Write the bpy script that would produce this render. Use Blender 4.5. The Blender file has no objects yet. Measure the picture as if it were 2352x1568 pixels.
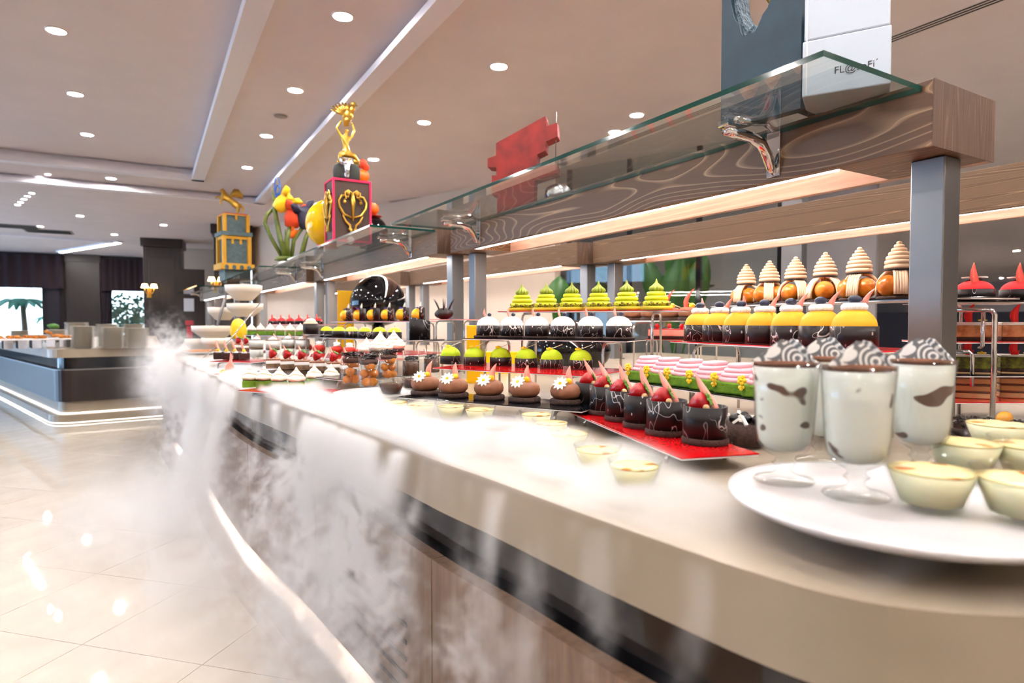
import bpy, bmesh, math, random
from mathutils import Vector, Matrix
random.seed(11)
R = math.radians
sc = bpy.context.scene
COL = sc.collection

# ------------------------------------------------------------------ camera
FPX, HZ, VPX, CX, CY, HC = 1427.0, 738.0, 343.0, 1176.0, 784.0, 1.22
PITCH = math.atan((CY - HZ) / FPX)
YAW = math.atan((CX - VPX) / FPX * math.cos(PITCH))
cam_d = bpy.data.cameras.new('camera')
cam = bpy.data.objects.new('camera', cam_d)
COL.objects.link(cam)
cam.location = (0, 0, HC)
cam.rotation_euler = (math.pi / 2 - PITCH, 0, -YAW)
cam_d.sensor_width = 36.0
cam_d.lens = 36.0 * FPX / 2352.0
cam_d.clip_start = 0.02
cam_d.clip_end = 200
cam_d.dof.use_dof = True
cam_d.dof.focus_distance = 2.25
cam_d.dof.aperture_fstop = 2.8
sc.camera = cam

# ------------------------------------------------------------------ world, exposure
w = bpy.data.worlds.new('world')
sc.world = w
w.use_nodes = True
bg = w.node_tree.nodes['Background']
bg.inputs[0].default_value = (0.40, 0.66, 1.0, 1)
bg.inputs[1].default_value = 3.2
sc.view_settings.view_transform = 'Standard'
sc.view_settings.look = 'None'
sc.view_settings.gamma = 1
sc.view_settings.use_curve_mapping = False
sc.view_settings.exposure = 1.22
cy = sc.cycles
cy.use_denoising = True
cy.max_bounces = 8
cy.diffuse_bounces = 4
cy.glossy_bounces = 3
cy.transmission_bounces = 4
cy.transparent_max_bounces = 24
cy.volume_bounces = 5
cy.caustics_reflective = False
cy.caustics_refractive = False
cy.sample_clamp_indirect = 6
cy.use_adaptive_sampling = True
cy.adaptive_threshold = 0.08
cy.time_limit = 950
cy.volume_step_rate = 3.0
cy.volume_max_steps = 128
LAMP = 290.0       # downlight lens radiance
LED = 36.0         # shelf light strips

sun_d = bpy.data.lights.new('sun', 'SUN'); sun_d.energy = 7.0; sun_d.angle = .01; sun_d.color = (1, .96, .9)
sun = bpy.data.objects.new('sun', sun_d); COL.objects.link(sun)
sun.rotation_euler = (R(32), 0, R(-15))

# ------------------------------------------------------------------ pixel helpers (photo 2352x1568)
_fw = Vector((math.sin(YAW) * math.cos(PITCH), math.cos(YAW) * math.cos(PITCH), -math.sin(PITCH)))
_rt = Vector((math.cos(YAW), -math.sin(YAW), 0))
_up = _rt.cross(_fw)
_c = Vector((0, 0, HC))
def _ray(x, y): return _fw + _rt * ((x - CX) / FPX) - _up * ((y - CY) / FPX)
def Q(x, y, z):
    d = _ray(x, y)
    return _c + d * ((z - HC) / d.z)
def QD(x, y, d):          # pixel at a depth
    return _c + _ray(x, y) * d
def face(p):              # rotation that turns local -Y to the viewer's side of the room
    return math.atan2(-p[0], p[1])

# ------------------------------------------------------------------ materials
def C3(r, g, b):
    f = lambda u: (u / 255 / 12.92) if u / 255 <= 0.04045 else ((u / 255 + 0.055) / 1.055) ** 2.4
    return (f(r), f(g), f(b), 1)
class NT:
    def __init__(s, name):
        s.m = bpy.data.materials.new(name)
        s.m.use_nodes = True
        s.t = s.m.node_tree
        s.b = s.t.nodes['Principled BSDF']
        s.out = s.t.nodes['Material Output']
    def n(s, kind, **kw):
        nd = s.t.nodes.new(kind)
        for k, v in kw.items():
            if k.startswith('i_'):
                nd.inputs[k[2:].replace('_', ' ')].default_value = v
            else:
                setattr(nd, k, v)
        return nd
    def l(s, a, b): s.t.links.new(a, b)
    def coord(s, scale=(1, 1, 1), kind='Object'):
        tc = s.n('ShaderNodeTexCoord')
        mp = s.n('ShaderNodeMapping')
        mp.inputs['Scale'].default_value = scale
        s.l(tc.outputs[kind], mp.inputs[0])
        return mp.outputs[0]
    def noise(s, vec, scale, detail=2, rough=.5, dist=0):
        nd = s.n('ShaderNodeTexNoise')
        nd.inputs['Scale'].default_value = scale
        nd.inputs['Detail'].default_value = detail
        nd.inputs['Roughness'].default_value = rough
        nd.inputs['Distortion'].default_value = dist
        s.l(vec, nd.inputs['Vector'])
        return nd.outputs[0]
    def math(s, op, a, b=None, clamp=False):
        nd = s.n('ShaderNodeMath', operation=op, use_clamp=clamp)
        for i, v in enumerate((a, b)):
            if v is None: continue
            if hasattr(v, 'links'): s.l(v, nd.inputs[i])
            else: nd.inputs[i].default_value = v
        return nd.outputs[0]
    def ramp(s, fac, stops, interp='LINEAR'):
        nd = s.n('ShaderNodeValToRGB')
        nd.color_ramp.interpolation = interp
        e = nd.color_ramp.elements
        while len(e) < len(stops): e.new(1)
        for i, (p, c) in enumerate(stops):
            e[i].position = p
            e[i].color = c if len(c) == 4 else (*c, 1)
        s.l(fac, nd.inputs[0])
        return nd.outputs[0]
    def mix(s, fac, a, b):
        nd = s.n('ShaderNodeMix', data_type='RGBA')
        for sock, v in ((nd.inputs[0], fac), (nd.inputs[6], a), (nd.inputs[7], b)):
            if hasattr(v, 'links'): s.l(v, sock)
            else: sock.default_value = v
        return nd.outputs[2]
    def bump(s, h, strength=.3, dist=.01):
        nd = s.n('ShaderNodeBump')
        nd.inputs['Strength'].default_value = strength
        nd.inputs['Distance'].default_value = dist
        s.l(h, nd.inputs['Height'])
        s.l(nd.outputs[0], s.b.inputs['Normal'])
    def set(s, **kw):
        for k, v in kw.items():
            s.b.inputs[k.replace('_', ' ')].default_value = v
        return s
def flat(name, col, rough=.5, metal=0, var=None, bump=None, emit=0, ecol=None, sss=0, coat=0, vscale=20):
    t = NT(name)
    t.set(Base_Color=col, Roughness=rough, Metallic=metal)
    if sss:
        t.b.inputs['Subsurface Weight'].default_value = sss
        t.b.inputs['Subsurface Radius'].default_value = (.012, .008, .005)
    if coat:
        t.b.inputs['Coat Weight'].default_value = coat
        t.b.inputs['Coat Roughness'].default_value = .08
    if var:
        nz = t.noise(t.coord(), vscale, 3)
        t.l(t.ramp(nz, [(.3, col), (.7, var)]), t.b.inputs['Base Color'])
    if bump:
        t.bump(t.noise(t.coord(), bump[0], 3), bump[1], bump[2])
    if emit:
        t.b.inputs['Emission Color'].default_value = ecol or col
        t.b.inputs['Emission Strength'].default_value = emit
    return t.m
def wood(name, dark, light, sc_=(5, .7, 5), k=12, wdt=.13, rough=.5):
    t = NT(name)
    v = t.coord(sc_)
    a = t.noise(v, 1.0, 1.2, .45, .25)
    fr = t.math('FRACT', t.math('MULTIPLY', a, float(k)))
    line = t.ramp(fr, [(0, (1, 1, 1)), (wdt, (0, 0, 0)), (.8, (0, 0, 0)), (1, (.5, .5, .5))])
    g = t.noise(t.coord((60, 2.5, 60)), 3, 3, .6)
    base = t.ramp(g, [(.3, dark), (.75, tuple(min(1, x * 1.35) for x in dark[:3]) + (1,))])
    t.l(t.mix(t.math('MULTIPLY', line, .75), base, light), t.b.inputs['Base Color'])
    t.set(Roughness=rough)
    t.bump(g, .15, .002)
    return t.m
def drizzle(name, base, streak, rough=.38, sc1=22):
    t = NT(name)
    v = t.coord((1, 1, .55))
    oi = t.n('ShaderNodeObjectInfo')
    add = t.n('ShaderNodeVectorMath', operation='ADD')
    t.l(v, add.inputs[0])
    cmb = t.n('ShaderNodeCombineXYZ')
    rm = t.math('MULTIPLY', oi.outputs['Random'], 7.0)
    t.l(rm, cmb.inputs[0]); t.l(rm, cmb.inputs[1])
    t.l(cmb.outputs[0], add.inputs[1])
    vv = add.outputs[0]
    a = t.noise(vv, sc1, 1, .5, .8)
    l1 = t.ramp(t.math('ABSOLUTE', t.math('SUBTRACT', a, .5)), [(.005, (1, 1, 1)), (.011, (0, 0, 0))])
    b = t.noise(vv, sc1 * 1.7, 1, .5, .4)
    l2 = t.ramp(t.math('ABSOLUTE', t.math('SUBTRACT', b, .56)), [(.003, (1, 1, 1)), (.007, (0, 0, 0))])
    vo = t.n('ShaderNodeTexVoronoi')
    vo.inputs['Scale'].default_value = 75
    t.l(vv, vo.inputs['Vector'])
    dots = t.ramp(vo.outputs['Distance'], [(.14, (1, 1, 1)), (.19, (0, 0, 0))])
    mk = t.ramp(t.noise(vv, 12, 1), [(.52, (0, 0, 0)), (.56, (1, 1, 1))])
    mk2 = t.ramp(t.noise(vv, 9, 1), [(.44, (0, 0, 0)), (.50, (1, 1, 1))])
    f = t.math('MAXIMUM', t.math('MULTIPLY', t.math('MAXIMUM', l1, l2), mk2), t.math('MULTIPLY', dots, mk), True)
    t.l(t.mix(f, base, streak), t.b.inputs['Base Color'])
    t.set(Roughness=rough)
    t.b.inputs['Specular IOR Level'].default_value = .25
    return t.m
def glassmat(name, col=(1, 1, 1, 1), rough=0, ior=1.45):
    t = NT(name)
    g = t.n('ShaderNodeBsdfGlass')
    g.inputs['Color'].default_value = col
    g.inputs['Roughness'].default_value = rough
    g.inputs['IOR'].default_value = ior
    t.l(g.outputs[0], t.out.inputs[0])
    return t.m
def thinglass(name, tint, refl=1.0, graz=.6):
    t = NT(name)
    tr = t.n('ShaderNodeBsdfTransparent'); tr.inputs[0].default_value = tint
    gl = t.n('ShaderNodeBsdfGlossy'); gl.inputs['Roughness'].default_value = .01
    lw = t.n('ShaderNodeLayerWeight'); lw.inputs[0].default_value = .5
    f5 = t.math('POWER', lw.outputs['Facing'], 4.0)
    mx = t.n('ShaderNodeMixShader')
    t.l(t.math('MULTIPLY', t.math('ADD', t.math('MULTIPLY', f5, graz), .035), refl, True), mx.inputs[0])
    t.l(tr.outputs[0], mx.inputs[1]); t.l(gl.outputs[0], mx.inputs[2])
    t.l(mx.outputs[0], t.out.inputs[0])
    return t.m

M = {}
M['slab'] = flat('beige_stone', C3(160, 147, 130), .3, var=C3(144, 131, 112), vscale=3)
M['black_gloss'] = flat('black_glass_band', C3(20, 20, 24), .08)
def cabwood():
    t = NT('cabinet_veneer')
    v = t.coord((14, 14, .9))
    a = t.noise(v, 3, 4, .6)
    t.l(t.ramp(a, [(.3, C3(92, 70, 55)), (.7, C3(134, 108, 88))]), t.b.inputs['Base Color'])
    t.set(Roughness=.42)
    return t.m
M['cabinet'] = cabwood()
def darkpanel():
    t = NT('dark_mahogany')
    a = t.noise(t.coord((6, 6, .8)), 2, 3, .5)
    t.l(t.ramp(a, [(.3, C3(18, 10, 10)), (.75, C3(36, 21, 19))]), t.b.inputs['Base Color'])
    t.set(Roughness=.4)
    return t.m
M['mahogany'] = darkpanel()
M['beam'] = wood('beam_cathedral_grain', C3(80, 54, 33), C3(178, 146, 114), (3.4, .55, 3.4), 34, .10)
M['beam_fine'] = wood('beam_straight_grain', C3(84, 62, 42), C3(150, 118, 86), (3.0, .12, 9.0), 60, .3)
M['beam_end'] = wood('beam_end_grain', C3(86, 66, 54), C3(132, 106, 90), (16, 1, .35), 22, .3)
M['beam_inner'] = wood('beam_inner_board', C3(150, 116, 98), C3(186, 150, 130), (6, .4, 6), 12, .3)
M['led'] = flat('led_diffuser', (1, .95, .92, 1), .5, emit=LED, ecol=(1, .93, .88, 1))
M['led_dim'] = flat('led_diffuser_low', (1, .93, .88, 1), .5, emit=1.3, ecol=(1, .92, .84, 1))
M['led_plinth'] = flat('led_plinth', (1, .95, .9, 1), .5, emit=24, ecol=(1, .90, .84, 1))
M['plinth'] = flat('pale_polished_plinth', C3(206, 192, 180), .25)
M['lamp'] = flat('downlight_lens', (1, 1, 1, 1), .5, emit=LAMP, ecol=(1, .955, .925, 1))
M['lampfar'] = flat('downlight_lens_small', (1, 1, 1, 1), .5, emit=60, ecol=(1, .95, .92, 1))
M['shade_lit'] = flat('lit_lamp_shade', C3(255, 210, 150), .6, emit=5, ecol=(1, .62, .28, 1))
M['shade'] = flat('unlit_lamp_shade', C3(205, 190, 190), .7)
M['steel'] = flat('brushed_steel', C3(132, 131, 132), .45, 1, bump=(60, .05, .001))
M['chrome'] = flat('chrome', C3(228, 228, 232), .05, 1)
M['ceiling'] = flat('ceiling_plaster', C3(232, 222, 223), .85, var=C3(227, 217, 218), vscale=2)
M['ceiling2'] = flat('ceiling_plaster_mottled', C3(214, 202, 196), .8, var=C3(190, 178, 172), vscale=4)
M['moulding'] = flat('white_moulding', C3(246, 244, 252), .6)
M['wall'] = flat('beige_wall', C3(218, 200, 182), .8, var=C3(210, 192, 174), vscale=1.5)
M['wall_grey'] = flat('grey_far_wall', C3(176, 170, 172), .7, var=C3(160, 155, 160), vscale=.6)
M['navy'] = flat('navy_tiles', C3(30, 38, 62), .4)
M['grout'] = flat('tan_grout', C3(150, 116, 84), .8)
def tile():
    t = NT('polished_cream_tile')
    oi = t.n('ShaderNodeObjectInfo')
    a = t.noise(t.coord((1, 3, 1)), 2.2, 4, .6)
    cr = t.ramp(a, [(.3, C3(200, 189, 174)), (.7, C3(214, 205, 192))])
    t.l(t.mix(t.math('MULTIPLY', oi.outputs['Random'], .25), cr, C3(205, 194, 178)), t.b.inputs['Base Color'])
    t.set(Roughness=.035)
    t.b.inputs['Specular IOR Level'].default_value = .85
    return t.m
M['tile'] = tile()
M['red'] = flat('glossy_red_tray', C3(206, 12, 20), .12, var=C3(186, 8, 16), vscale=160)
M['blacktray'] = flat('glossy_black_tray', C3(16, 18, 24), .06)
M['white_plastic'] = flat('white_melamine', C3(238, 232, 230), .25)
M['china'] = flat('white_porcelain', C3(222, 219, 220), .15)
M['plate_stack'] = flat('cream_porcelain', C3(218, 210, 196), .3)
M['bowl'] = flat('ivory_melamine', C3(232, 222, 208), .3)
M['glass'] = thinglass('clear_glass', (.98, .993, .988, 1), 1.1, .28)
M['glass_thick'] = thinglass('thick_clear_glass', (.962, .98, .974, 1), 1.4, .5)
M['glass_shelf'] = thinglass('shelf_glass', (.93, .975, .96, 1), 1.3)
M['glass_edge'] = flat('shelf_glass_edge', C3(4, 62, 54), .1)
M['cocoa'] = flat('cocoa_powder', C3(112, 66, 38), .9, var=C3(88, 48, 26), vscale=90)
def cream_cocoa():
    t = NT('cream_with_cocoa_pockets')
    oi = t.n('ShaderNodeObjectInfo')
    sh = t.n('ShaderNodeVectorMath', operation='ADD')
    cb_ = t.n('ShaderNodeCombineXYZ')
    t.l(t.math('MULTIPLY', oi.outputs['Random'], 9.0), cb_.inputs[2])
    t.l(t.coord((1, 1, 1.5)), sh.inputs[0]); t.l(cb_.outputs[0], sh.inputs[1])
    a = t.noise(sh.outputs[0], 17, 1, .4)
    f = t.ramp(a, [(.635, (0, 0, 0)), (.655, (1, 1, 1))])
    t.l(t.mix(f, C3(246, 242, 232), C3(96, 62, 46)), t.b.inputs['Base Color'])
    t.set(Roughness=.45)
    t.b.inputs['Subsurface Weight'].default_value = .15
    t.b.inputs['Subsurface Radius'].default_value = (.01, .008, .006)
    return t.m
M['cream_pocket'] = cream_cocoa()
M['cream'] = flat('whipped_cream', C3(250, 246, 242), .5)
M['biscuit'] = flat('sponge_biscuit_layer', C3(140, 110, 84), .8, var=C3(110, 82, 60), vscale=60)
def custard():
    t = NT('custard')
    a = t.noise(t.coord(), 30, 1, .4, .3)
    f = t.ramp(a, [(.56, (0, 0, 0)), (.66, (1, 1, 1))])
    t.l(t.mix(f, C3(246, 226, 160), C3(206, 118, 20)), t.b.inputs['Base Color'])
    t.set(Roughness=.2)
    return t.m
M['brulee'] = custard()
M['custard'] = flat('pale_custard', C3(250, 238, 196), .35, sss=.2)
M['caramel'] = flat('caramel_ring', C3(222, 150, 40), .2)
M['pudding'] = flat('chocolate_pudding', C3(72, 38, 26), .18)
M['choc'] = flat('dark_chocolate', C3(34, 18, 15), .45)
M['choc_drizzle'] = drizzle('drizzled_chocolate', C3(30, 18, 18), C3(226, 206, 200))
M['choc_drizzle2'] = drizzle('marbled_chocolate', C3(20, 12, 13), C3(186, 180, 184), .4, 13)
M['crumb'] = flat('dark_crumb_base', C3(70, 46, 38), .9, var=C3(40, 24, 20), vscale=120, bump=(220, .8, .003))
M['mousse'] = flat('milk_chocolate_mousse', C3(150, 98, 70), .6, var=C3(134, 84, 58), vscale=40)
M['pink'] = flat('pink_chocolate', C3(244, 166, 150), .35)
M['coral'] = flat('coral_chocolate', C3(238, 92, 78), .35)
M['white_choc'] = flat('white_chocolate', C3(250, 246, 236), .35)
M['yolk'] = flat('yellow_sugar', C3(250, 206, 30), .35)
M['lime'] = flat('lime_velvet', C3(178, 206, 14), .75, bump=(900, .15, .001))
M['limey'] = flat('lemon_lime_glaze', C3(214, 226, 18), .3)
M['orange'] = flat('orange_velvet', C3(255, 176, 10), .6, bump=(900, .1, .001))
M['apricot'] = flat('apricot_glaze', C3(252, 182, 40), .18)
M['redvelvet'] = flat('red_velvet', C3(226, 26, 34), .7, bump=(700, .2, .001))
M['redcrackle'] = flat('red_craquelin', C3(214, 52, 28), .5, var=C3(176, 24, 14), bump=(160, .8, .004), vscale=110)
M['blueberry'] = flat('blueberry', C3(34, 38, 62), .35)
M['pist_cream'] = flat('pistachio_cream', C3(214, 218, 20), .5)
M['pist_dark'] = flat('pistachio_kiss', C3(140, 150, 40), .6)
M['pist_nut'] = flat('pistachio_nuts', C3(150, 140, 50), .7, var=C3(84, 60, 34), vscale=140)
M['pist_tart'] = flat('pistachio_tart_shell', C3(186, 164, 30), .8, bump=(200, .5, .002))
M['greencake'] = flat('green_sponge', C3(110, 152, 22), .8, bump=(150, .6, .003), var=C3(90, 130, 16), vscale=60)
M['pinkcream'] = flat('pink_ruffled_cream', C3(250, 186, 196), .5)
M['choux'] = flat('glazed_choux', C3(216, 132, 36), .22, var=C3(180, 92, 18), vscale=35, bump=(60, .4, .006))
M['latte'] = flat('coffee_cream', C3(226, 190, 156), .5)
M['straw'] = flat('strawberry_skin', C3(190, 24, 26), .22, var=C3(156, 10, 20), vscale=60)
M['leafg'] = flat('strawberry_leaf', C3(96, 142, 40), .5)
M['nutty'] = flat('hazelnut', C3(200, 160, 110), .5)
def meringue():
    t = NT('toasted_meringue')
    tc = t.n('ShaderNodeTexCoord'); sp = t.n('ShaderNodeSeparateXYZ')
    t.l(tc.outputs['Object'], sp.inputs[0])
    wv = t.math('SINE', t.math('ADD', t.math('MULTIPLY', sp.outputs[2], 330.0), t.math('MULTIPLY', t.noise(t.coord(), 25, 1), 9.0)))
    f = t.ramp(wv, [(.55, (0, 0, 0)), (1, (1, 1, 1))])
    t.l(t.mix(t.math('MULTIPLY', f, .85), C3(250, 240, 226), C3(206, 138, 74)), t.b.inputs['Base Color'])
    t.set(Roughness=.5)
    return t.m
M['meringue'] = meringue()
M['swirl_choc'] = None
def swirlplate():
    t = NT('swirl_printed_white_chocolate')
    v = t.coord((28, 28, 28))
    vo = t.n('ShaderNodeTexVoronoi'); vo.inputs['Scale'].default_value = 1.0
    t.l(v, vo.inputs['Vector'])
    s1 = t.math('SINE', t.math('ADD', t.math('MULTIPLY', vo.outputs['Distance'], 26.0), t.math('MULTIPLY', t.noise(v, 1.2, 0), 10.0)))
    t.l(t.ramp(s1, [(.12, C3(110, 112, 114)), (.40, C3(238, 238, 234))]), t.b.inputs['Base Color'])
    t.set(Roughness=.4)
    return t.m
M['swirl_choc'] = swirlplate()
M['gold'] = flat('gold_paint', C3(206, 164, 72), .32, 1, bump=(40, .3, .004))
M['silver'] = flat('silver_foil', C3(214, 216, 222), .2, 1, bump=(70, .4, .004))
M['magenta'] = flat('magenta_edging', C3(226, 18, 84), .5)
M['boxbrown'] = flat('dark_brown_board', C3(70, 50, 40), .6)
M['slate'] = flat('dark_slate_foam', C3(52, 56, 52), .8)
M['redpaint'] = flat('brick_red_paint', C3(150, 26, 18), .6, var=C3(104, 16, 16), vscale=9, bump=(30, .3, .004))
M['teal'] = flat('dark_teal_chocolate', C3(26, 54, 68), .6, var=C3(20, 44, 58), vscale=10)
M['rough_teal'] = flat('chipped_teal', C3(30, 56, 70), .7, var=C3(110, 132, 146), vscale=60, bump=(70, 1, .02))
M['carton'] = flat('white_carton', C3(196, 206, 220), .5)
M['ink'] = flat('black_ink', C3(40, 40, 46), .6)
M['ochre'] = flat('ochre_sugar', C3(206, 152, 30), .6)
M['greystone'] = flat('grey_green_sugar', C3(84, 104, 108), .6, var=C3(66, 86, 92), vscale=16)
M['stem'] = flat('olive_stem', C3(104, 112, 30), .5, var=C3(60, 84, 28), vscale=14)
M['tulip_red'] = flat('red_orange_petal', C3(220, 66, 24), .5, bump=(60, .3, .004))
M['tulip_navy'] = flat('navy_petal', C3(36, 36, 62), .5)
M['blue'] = flat('cobalt_wire', C3(30, 84, 170), .4)
M['yellowball'] = flat('glossy_yellow_egg', C3(236, 190, 8), .1)
M['blackball'] = flat('glossy_black_egg', C3(8, 8, 12), .03)
M['orangeball'] = flat('orange_sugar', C3(236, 112, 22), .4)
M['yellowbox'] = flat('yellow_acrylic', C3(238, 182, 10), .25)
M['frond'] = flat('palm_green', C3(30, 62, 26), .5, var=C3(20, 44, 22), vscale=8)
M['leafbig'] = flat('banana_leaf', C3(48, 96, 26), .45, var=C3(34, 74, 20), vscale=6)
M['curtain'] = flat('plum_velvet', C3(30, 12, 20), .9)
M['curtain2'] = flat('patterned_drape', C3(40, 30, 38), .9, var=C3(22, 17, 24), vscale=24)
M['paper'] = flat('white_notice', C3(200, 200, 210), .7)
M['sign_red'] = flat('red_sign', C3(180, 34, 52), .6)
M['grille'] = flat('dark_grille', C3(40, 36, 36), .6)
M['grey'] = flat('grey_cover', C3(150, 142, 140), .6)
M['opera_light'] = flat('coffee_sponge', C3(218, 176, 126), .8)
M['opera_dark'] = flat('ganache_layer', C3(110, 72, 56), .5)
M['apple'] = flat('apple_filling', C3(206, 146, 90), .5, var=C3(150, 84, 40), vscale=45)
M['pistblock'] = flat('pistachio_crust', C3(128, 126, 30), .8, var=C3(56, 44, 26), vscale=70)
M['violet'] = flat('violet_petals', C3(60, 24, 120), .6)
M['basil'] = flat('herb_green', C3(70, 120, 36), .6)
M['snack'] = flat('golden_snack', C3(214, 140, 40), .5, var=C3(180, 96, 24), vscale=40)

# ------------------------------------------------------------------ mesh builder
class G:
    def __init__(s): s.v, s.f, s.s, s.mi = [], [], [], []
    def add(s, vs, fs, smooth=True, mx=None, mi=0):
        o = len(s.v)
        s.v += [tuple(mx @ Vector(p)) if mx is not None else tuple(p) for p in vs]
        for f in fs:
            s.f.append([i + o for i in f]); s.s.append(smooth); s.mi.append(mi)
        return s
    def box(s, x0, x1, y0, y1, z0, z1, b=0, mx=None, mi=0):
        if b <= 0:
            vs = [(x, y, z) for z in (z0, z1) for y in (y0, y1) for x in (x0, x1)]
            return s.add(vs, [(0, 2, 3, 1), (4, 5, 7, 6), (0, 1, 5, 4), (2, 6, 7, 3), (0, 4, 6, 2), (1, 3, 7, 5)], False, mx, mi)
        bm = bmesh.new()
        bmesh.ops.create_cube(bm, size=1)
        for v in bm.verts:
            v.co = ((x0 + x1) / 2 + v.co.x * (x1 - x0), (y0 + y1) / 2 + v.co.y * (y1 - y0), (z0 + z1) / 2 + v.co.z * (z1 - z0))
        bmesh.ops.bevel(bm, geom=bm.edges[:], offset=b, segments=2, affect='EDGES', profile=.5)
        bm.verts.index_update()
        s.add([tuple(v.co) for v in bm.verts], [[v.index for v in f.verts] for f in bm.faces], False, mx, mi)
        bm.free()
        return s
    def lathe(s, prof, seg=24, mod=None, mx=None, smooth=True, twist=None, mi=0):
        vs, fs = [], []
        n = len(prof)
        for i, (r, z) in enumerate(prof):
            for k in range(seg):
                a = 2 * math.pi * k / seg
                rr = r * (mod(a, i / max(1, n - 1), z) if mod else 1)
                if twist: a += twist * i / (n - 1)
                vs.append((rr * math.cos(a), rr * math.sin(a), z))
        for i in range(n - 1):
            for k in range(seg):
                a, b = i * seg + k, i * seg + (k + 1) % seg
                fs.append((a, b, b + seg, a + seg))
        if prof[0][0] > 1e-6: fs.append(list(range(seg))[::-1])
        if prof[-1][0] > 1e-6: fs.append([(n - 1) * seg + k for k in range(seg)])
        return s.add(vs, fs, smooth, mx, mi)
    def shell(s, prof, seg=32, mx=None, mod=None):   # closed ring profile, no caps
        vs, fs = [], []
        n = len(prof)
        for i, (r, z) in enumerate(prof):
            for k in range(seg):
                a = 2 * math.pi * k / seg
                rr = r * (mod(a, i, z) if mod else 1)
                vs.append((rr * math.cos(a), rr * math.sin(a), z))
        for i in range(n - 1):
            for k in range(seg):
                a, b = i * seg + k, i * seg + (k + 1) % seg
                fs.append((a, b, b + seg, a + seg))
        return s.add(vs, fs, True, mx)
    def ball(s, r, c=(0, 0, 0), sq=(1, 1, 1), seg=16, rings=10, mx=None, mod=None):
        prof = [(r * math.sin(math.pi * i / rings), -r * math.cos(math.pi * i / rings)) for i in range(rings + 1)]
        prof[0] = (0, -r); prof[-1] = (0, r)
        m = Matrix.Translation(c) @ Matrix.Diagonal((*sq, 1))
        if mx is not None: m = mx @ m
        return s.lathe(prof, seg, mod, m)
    def tube(s, pts, r, seg=8, mx=None, closed=False, flatten=1):
        pts = [Vector(p) for p in pts]
        rs = r if isinstance(r, (list, tuple)) else [r] * len(pts)
        vs, fs = [], []
        n = len(pts)
        prev = None
        for i, p in enumerate(pts):
            if closed: d = pts[(i + 1) % n] - pts[i - 1]
            else: d = pts[min(i + 1, n - 1)] - pts[max(i - 1, 0)]
            d.normalize()
            u = prev - d * prev.dot(d) if prev is not None else (Vector((0, 0, 1)) if abs(d.z) < .9 else Vector((1, 0, 0)))
            if prev is None: u = u - d * u.dot(d)
            u.normalize(); prev = u
            v = d.cross(u)
            for k in range(seg):
                a = 2 * math.pi * k / seg
                vs.append(p + u * (rs[i] * flatten * math.cos(a)) + v * (rs[i] * math.sin(a)))
        m = n if closed else n - 1
        for i in range(m):
            for k in range(seg):
                a, b = i * seg + k, i * seg + (k + 1) % seg
                j = ((i + 1) % n) * seg
                fs.append((a, b, j + (k + 1) % seg, j + k))
        if not closed:
            fs.append(list(range(seg))[::-1]); fs.append([(n - 1) * seg + k for k in range(seg)])
        return s.add(vs, fs, True, mx)
    def prism(s, poly, z0, z1, mx=None, mi=0, smooth=False):
        n = len(poly)
        vs = [(x, y, z0) for x, y in poly] + [(x, y, z1) for x, y in poly]
        fs = [list(range(n))[::-1], list(range(n, 2 * n))] + [(i, (i + 1) % n, n + (i + 1) % n, n + i) for i in range(n)]
        return s.add(vs, fs, smooth, mx, mi)
    def ring(s, outer, inner, z0, z1, mx=None):       # same vertex count
        n = len(outer)
        vs = [(x, y, z) for z in (z0, z1) for p in (outer, inner) for x, y in p]
        fs = []
        for i in range(n):
            j = (i + 1) % n
            fs += [(i, n + i, n + j, j), (2 * n + i, 2 * n + j, 3 * n + j, 3 * n + i), (i, j, 2 * n + j, 2 * n + i), (n + i, 3 * n + i, 3 * n + j, n + j)]
        return s.add(vs, fs, False, mx)
    def blade(s, pts, ws, th=.0016, wd=(0, 1, 0), mx=None):   # curved thin plate along pts with widths ws
        wd = Vector(wd)
        vs, fs = [], []
        n = len(pts)
        P = [Vector(p) for p in pts]
        for i, p in enumerate(P):
            d = (P[min(i + 1, n - 1)] - P[max(i - 1, 0)]).normalized()
            nn = d.cross(wd).normalized()
            for a, b in ((-1, -1), (1, -1), (1, 1), (-1, 1)):
                vs.append(p + wd * (ws[i] / 2 * a) + nn * (th / 2 * b))
        for i in range(n - 1):
            for k in range(4):
                fs.append((i * 4 + k, i * 4 + (k + 1) % 4, i * 4 + 4 + (k + 1) % 4, i * 4 + 4 + k))
        fs.append((3, 2, 1, 0)); fs.append(tuple(4 * n - 4 + k for k in range(4)))
        return s.add(vs, fs, True, mx)
    def mesh(s, name):
        me = bpy.data.meshes.new(name)
        me.from_pydata(s.v, [], s.f)
        me.polygons.foreach_set('use_smooth', s.s)
        me.polygons.foreach_set('material_index', s.mi)
        me.update()
        return me
def T3(x, y, z): return Matrix.Translation((x, y, z))
def RX(a): return Matrix.Rotation(R(a), 4, 'X')
def RY(a): return Matrix.Rotation(R(a), 4, 'Y')
def RZ(a): return Matrix.Rotation(R(a), 4, 'Z')

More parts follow.
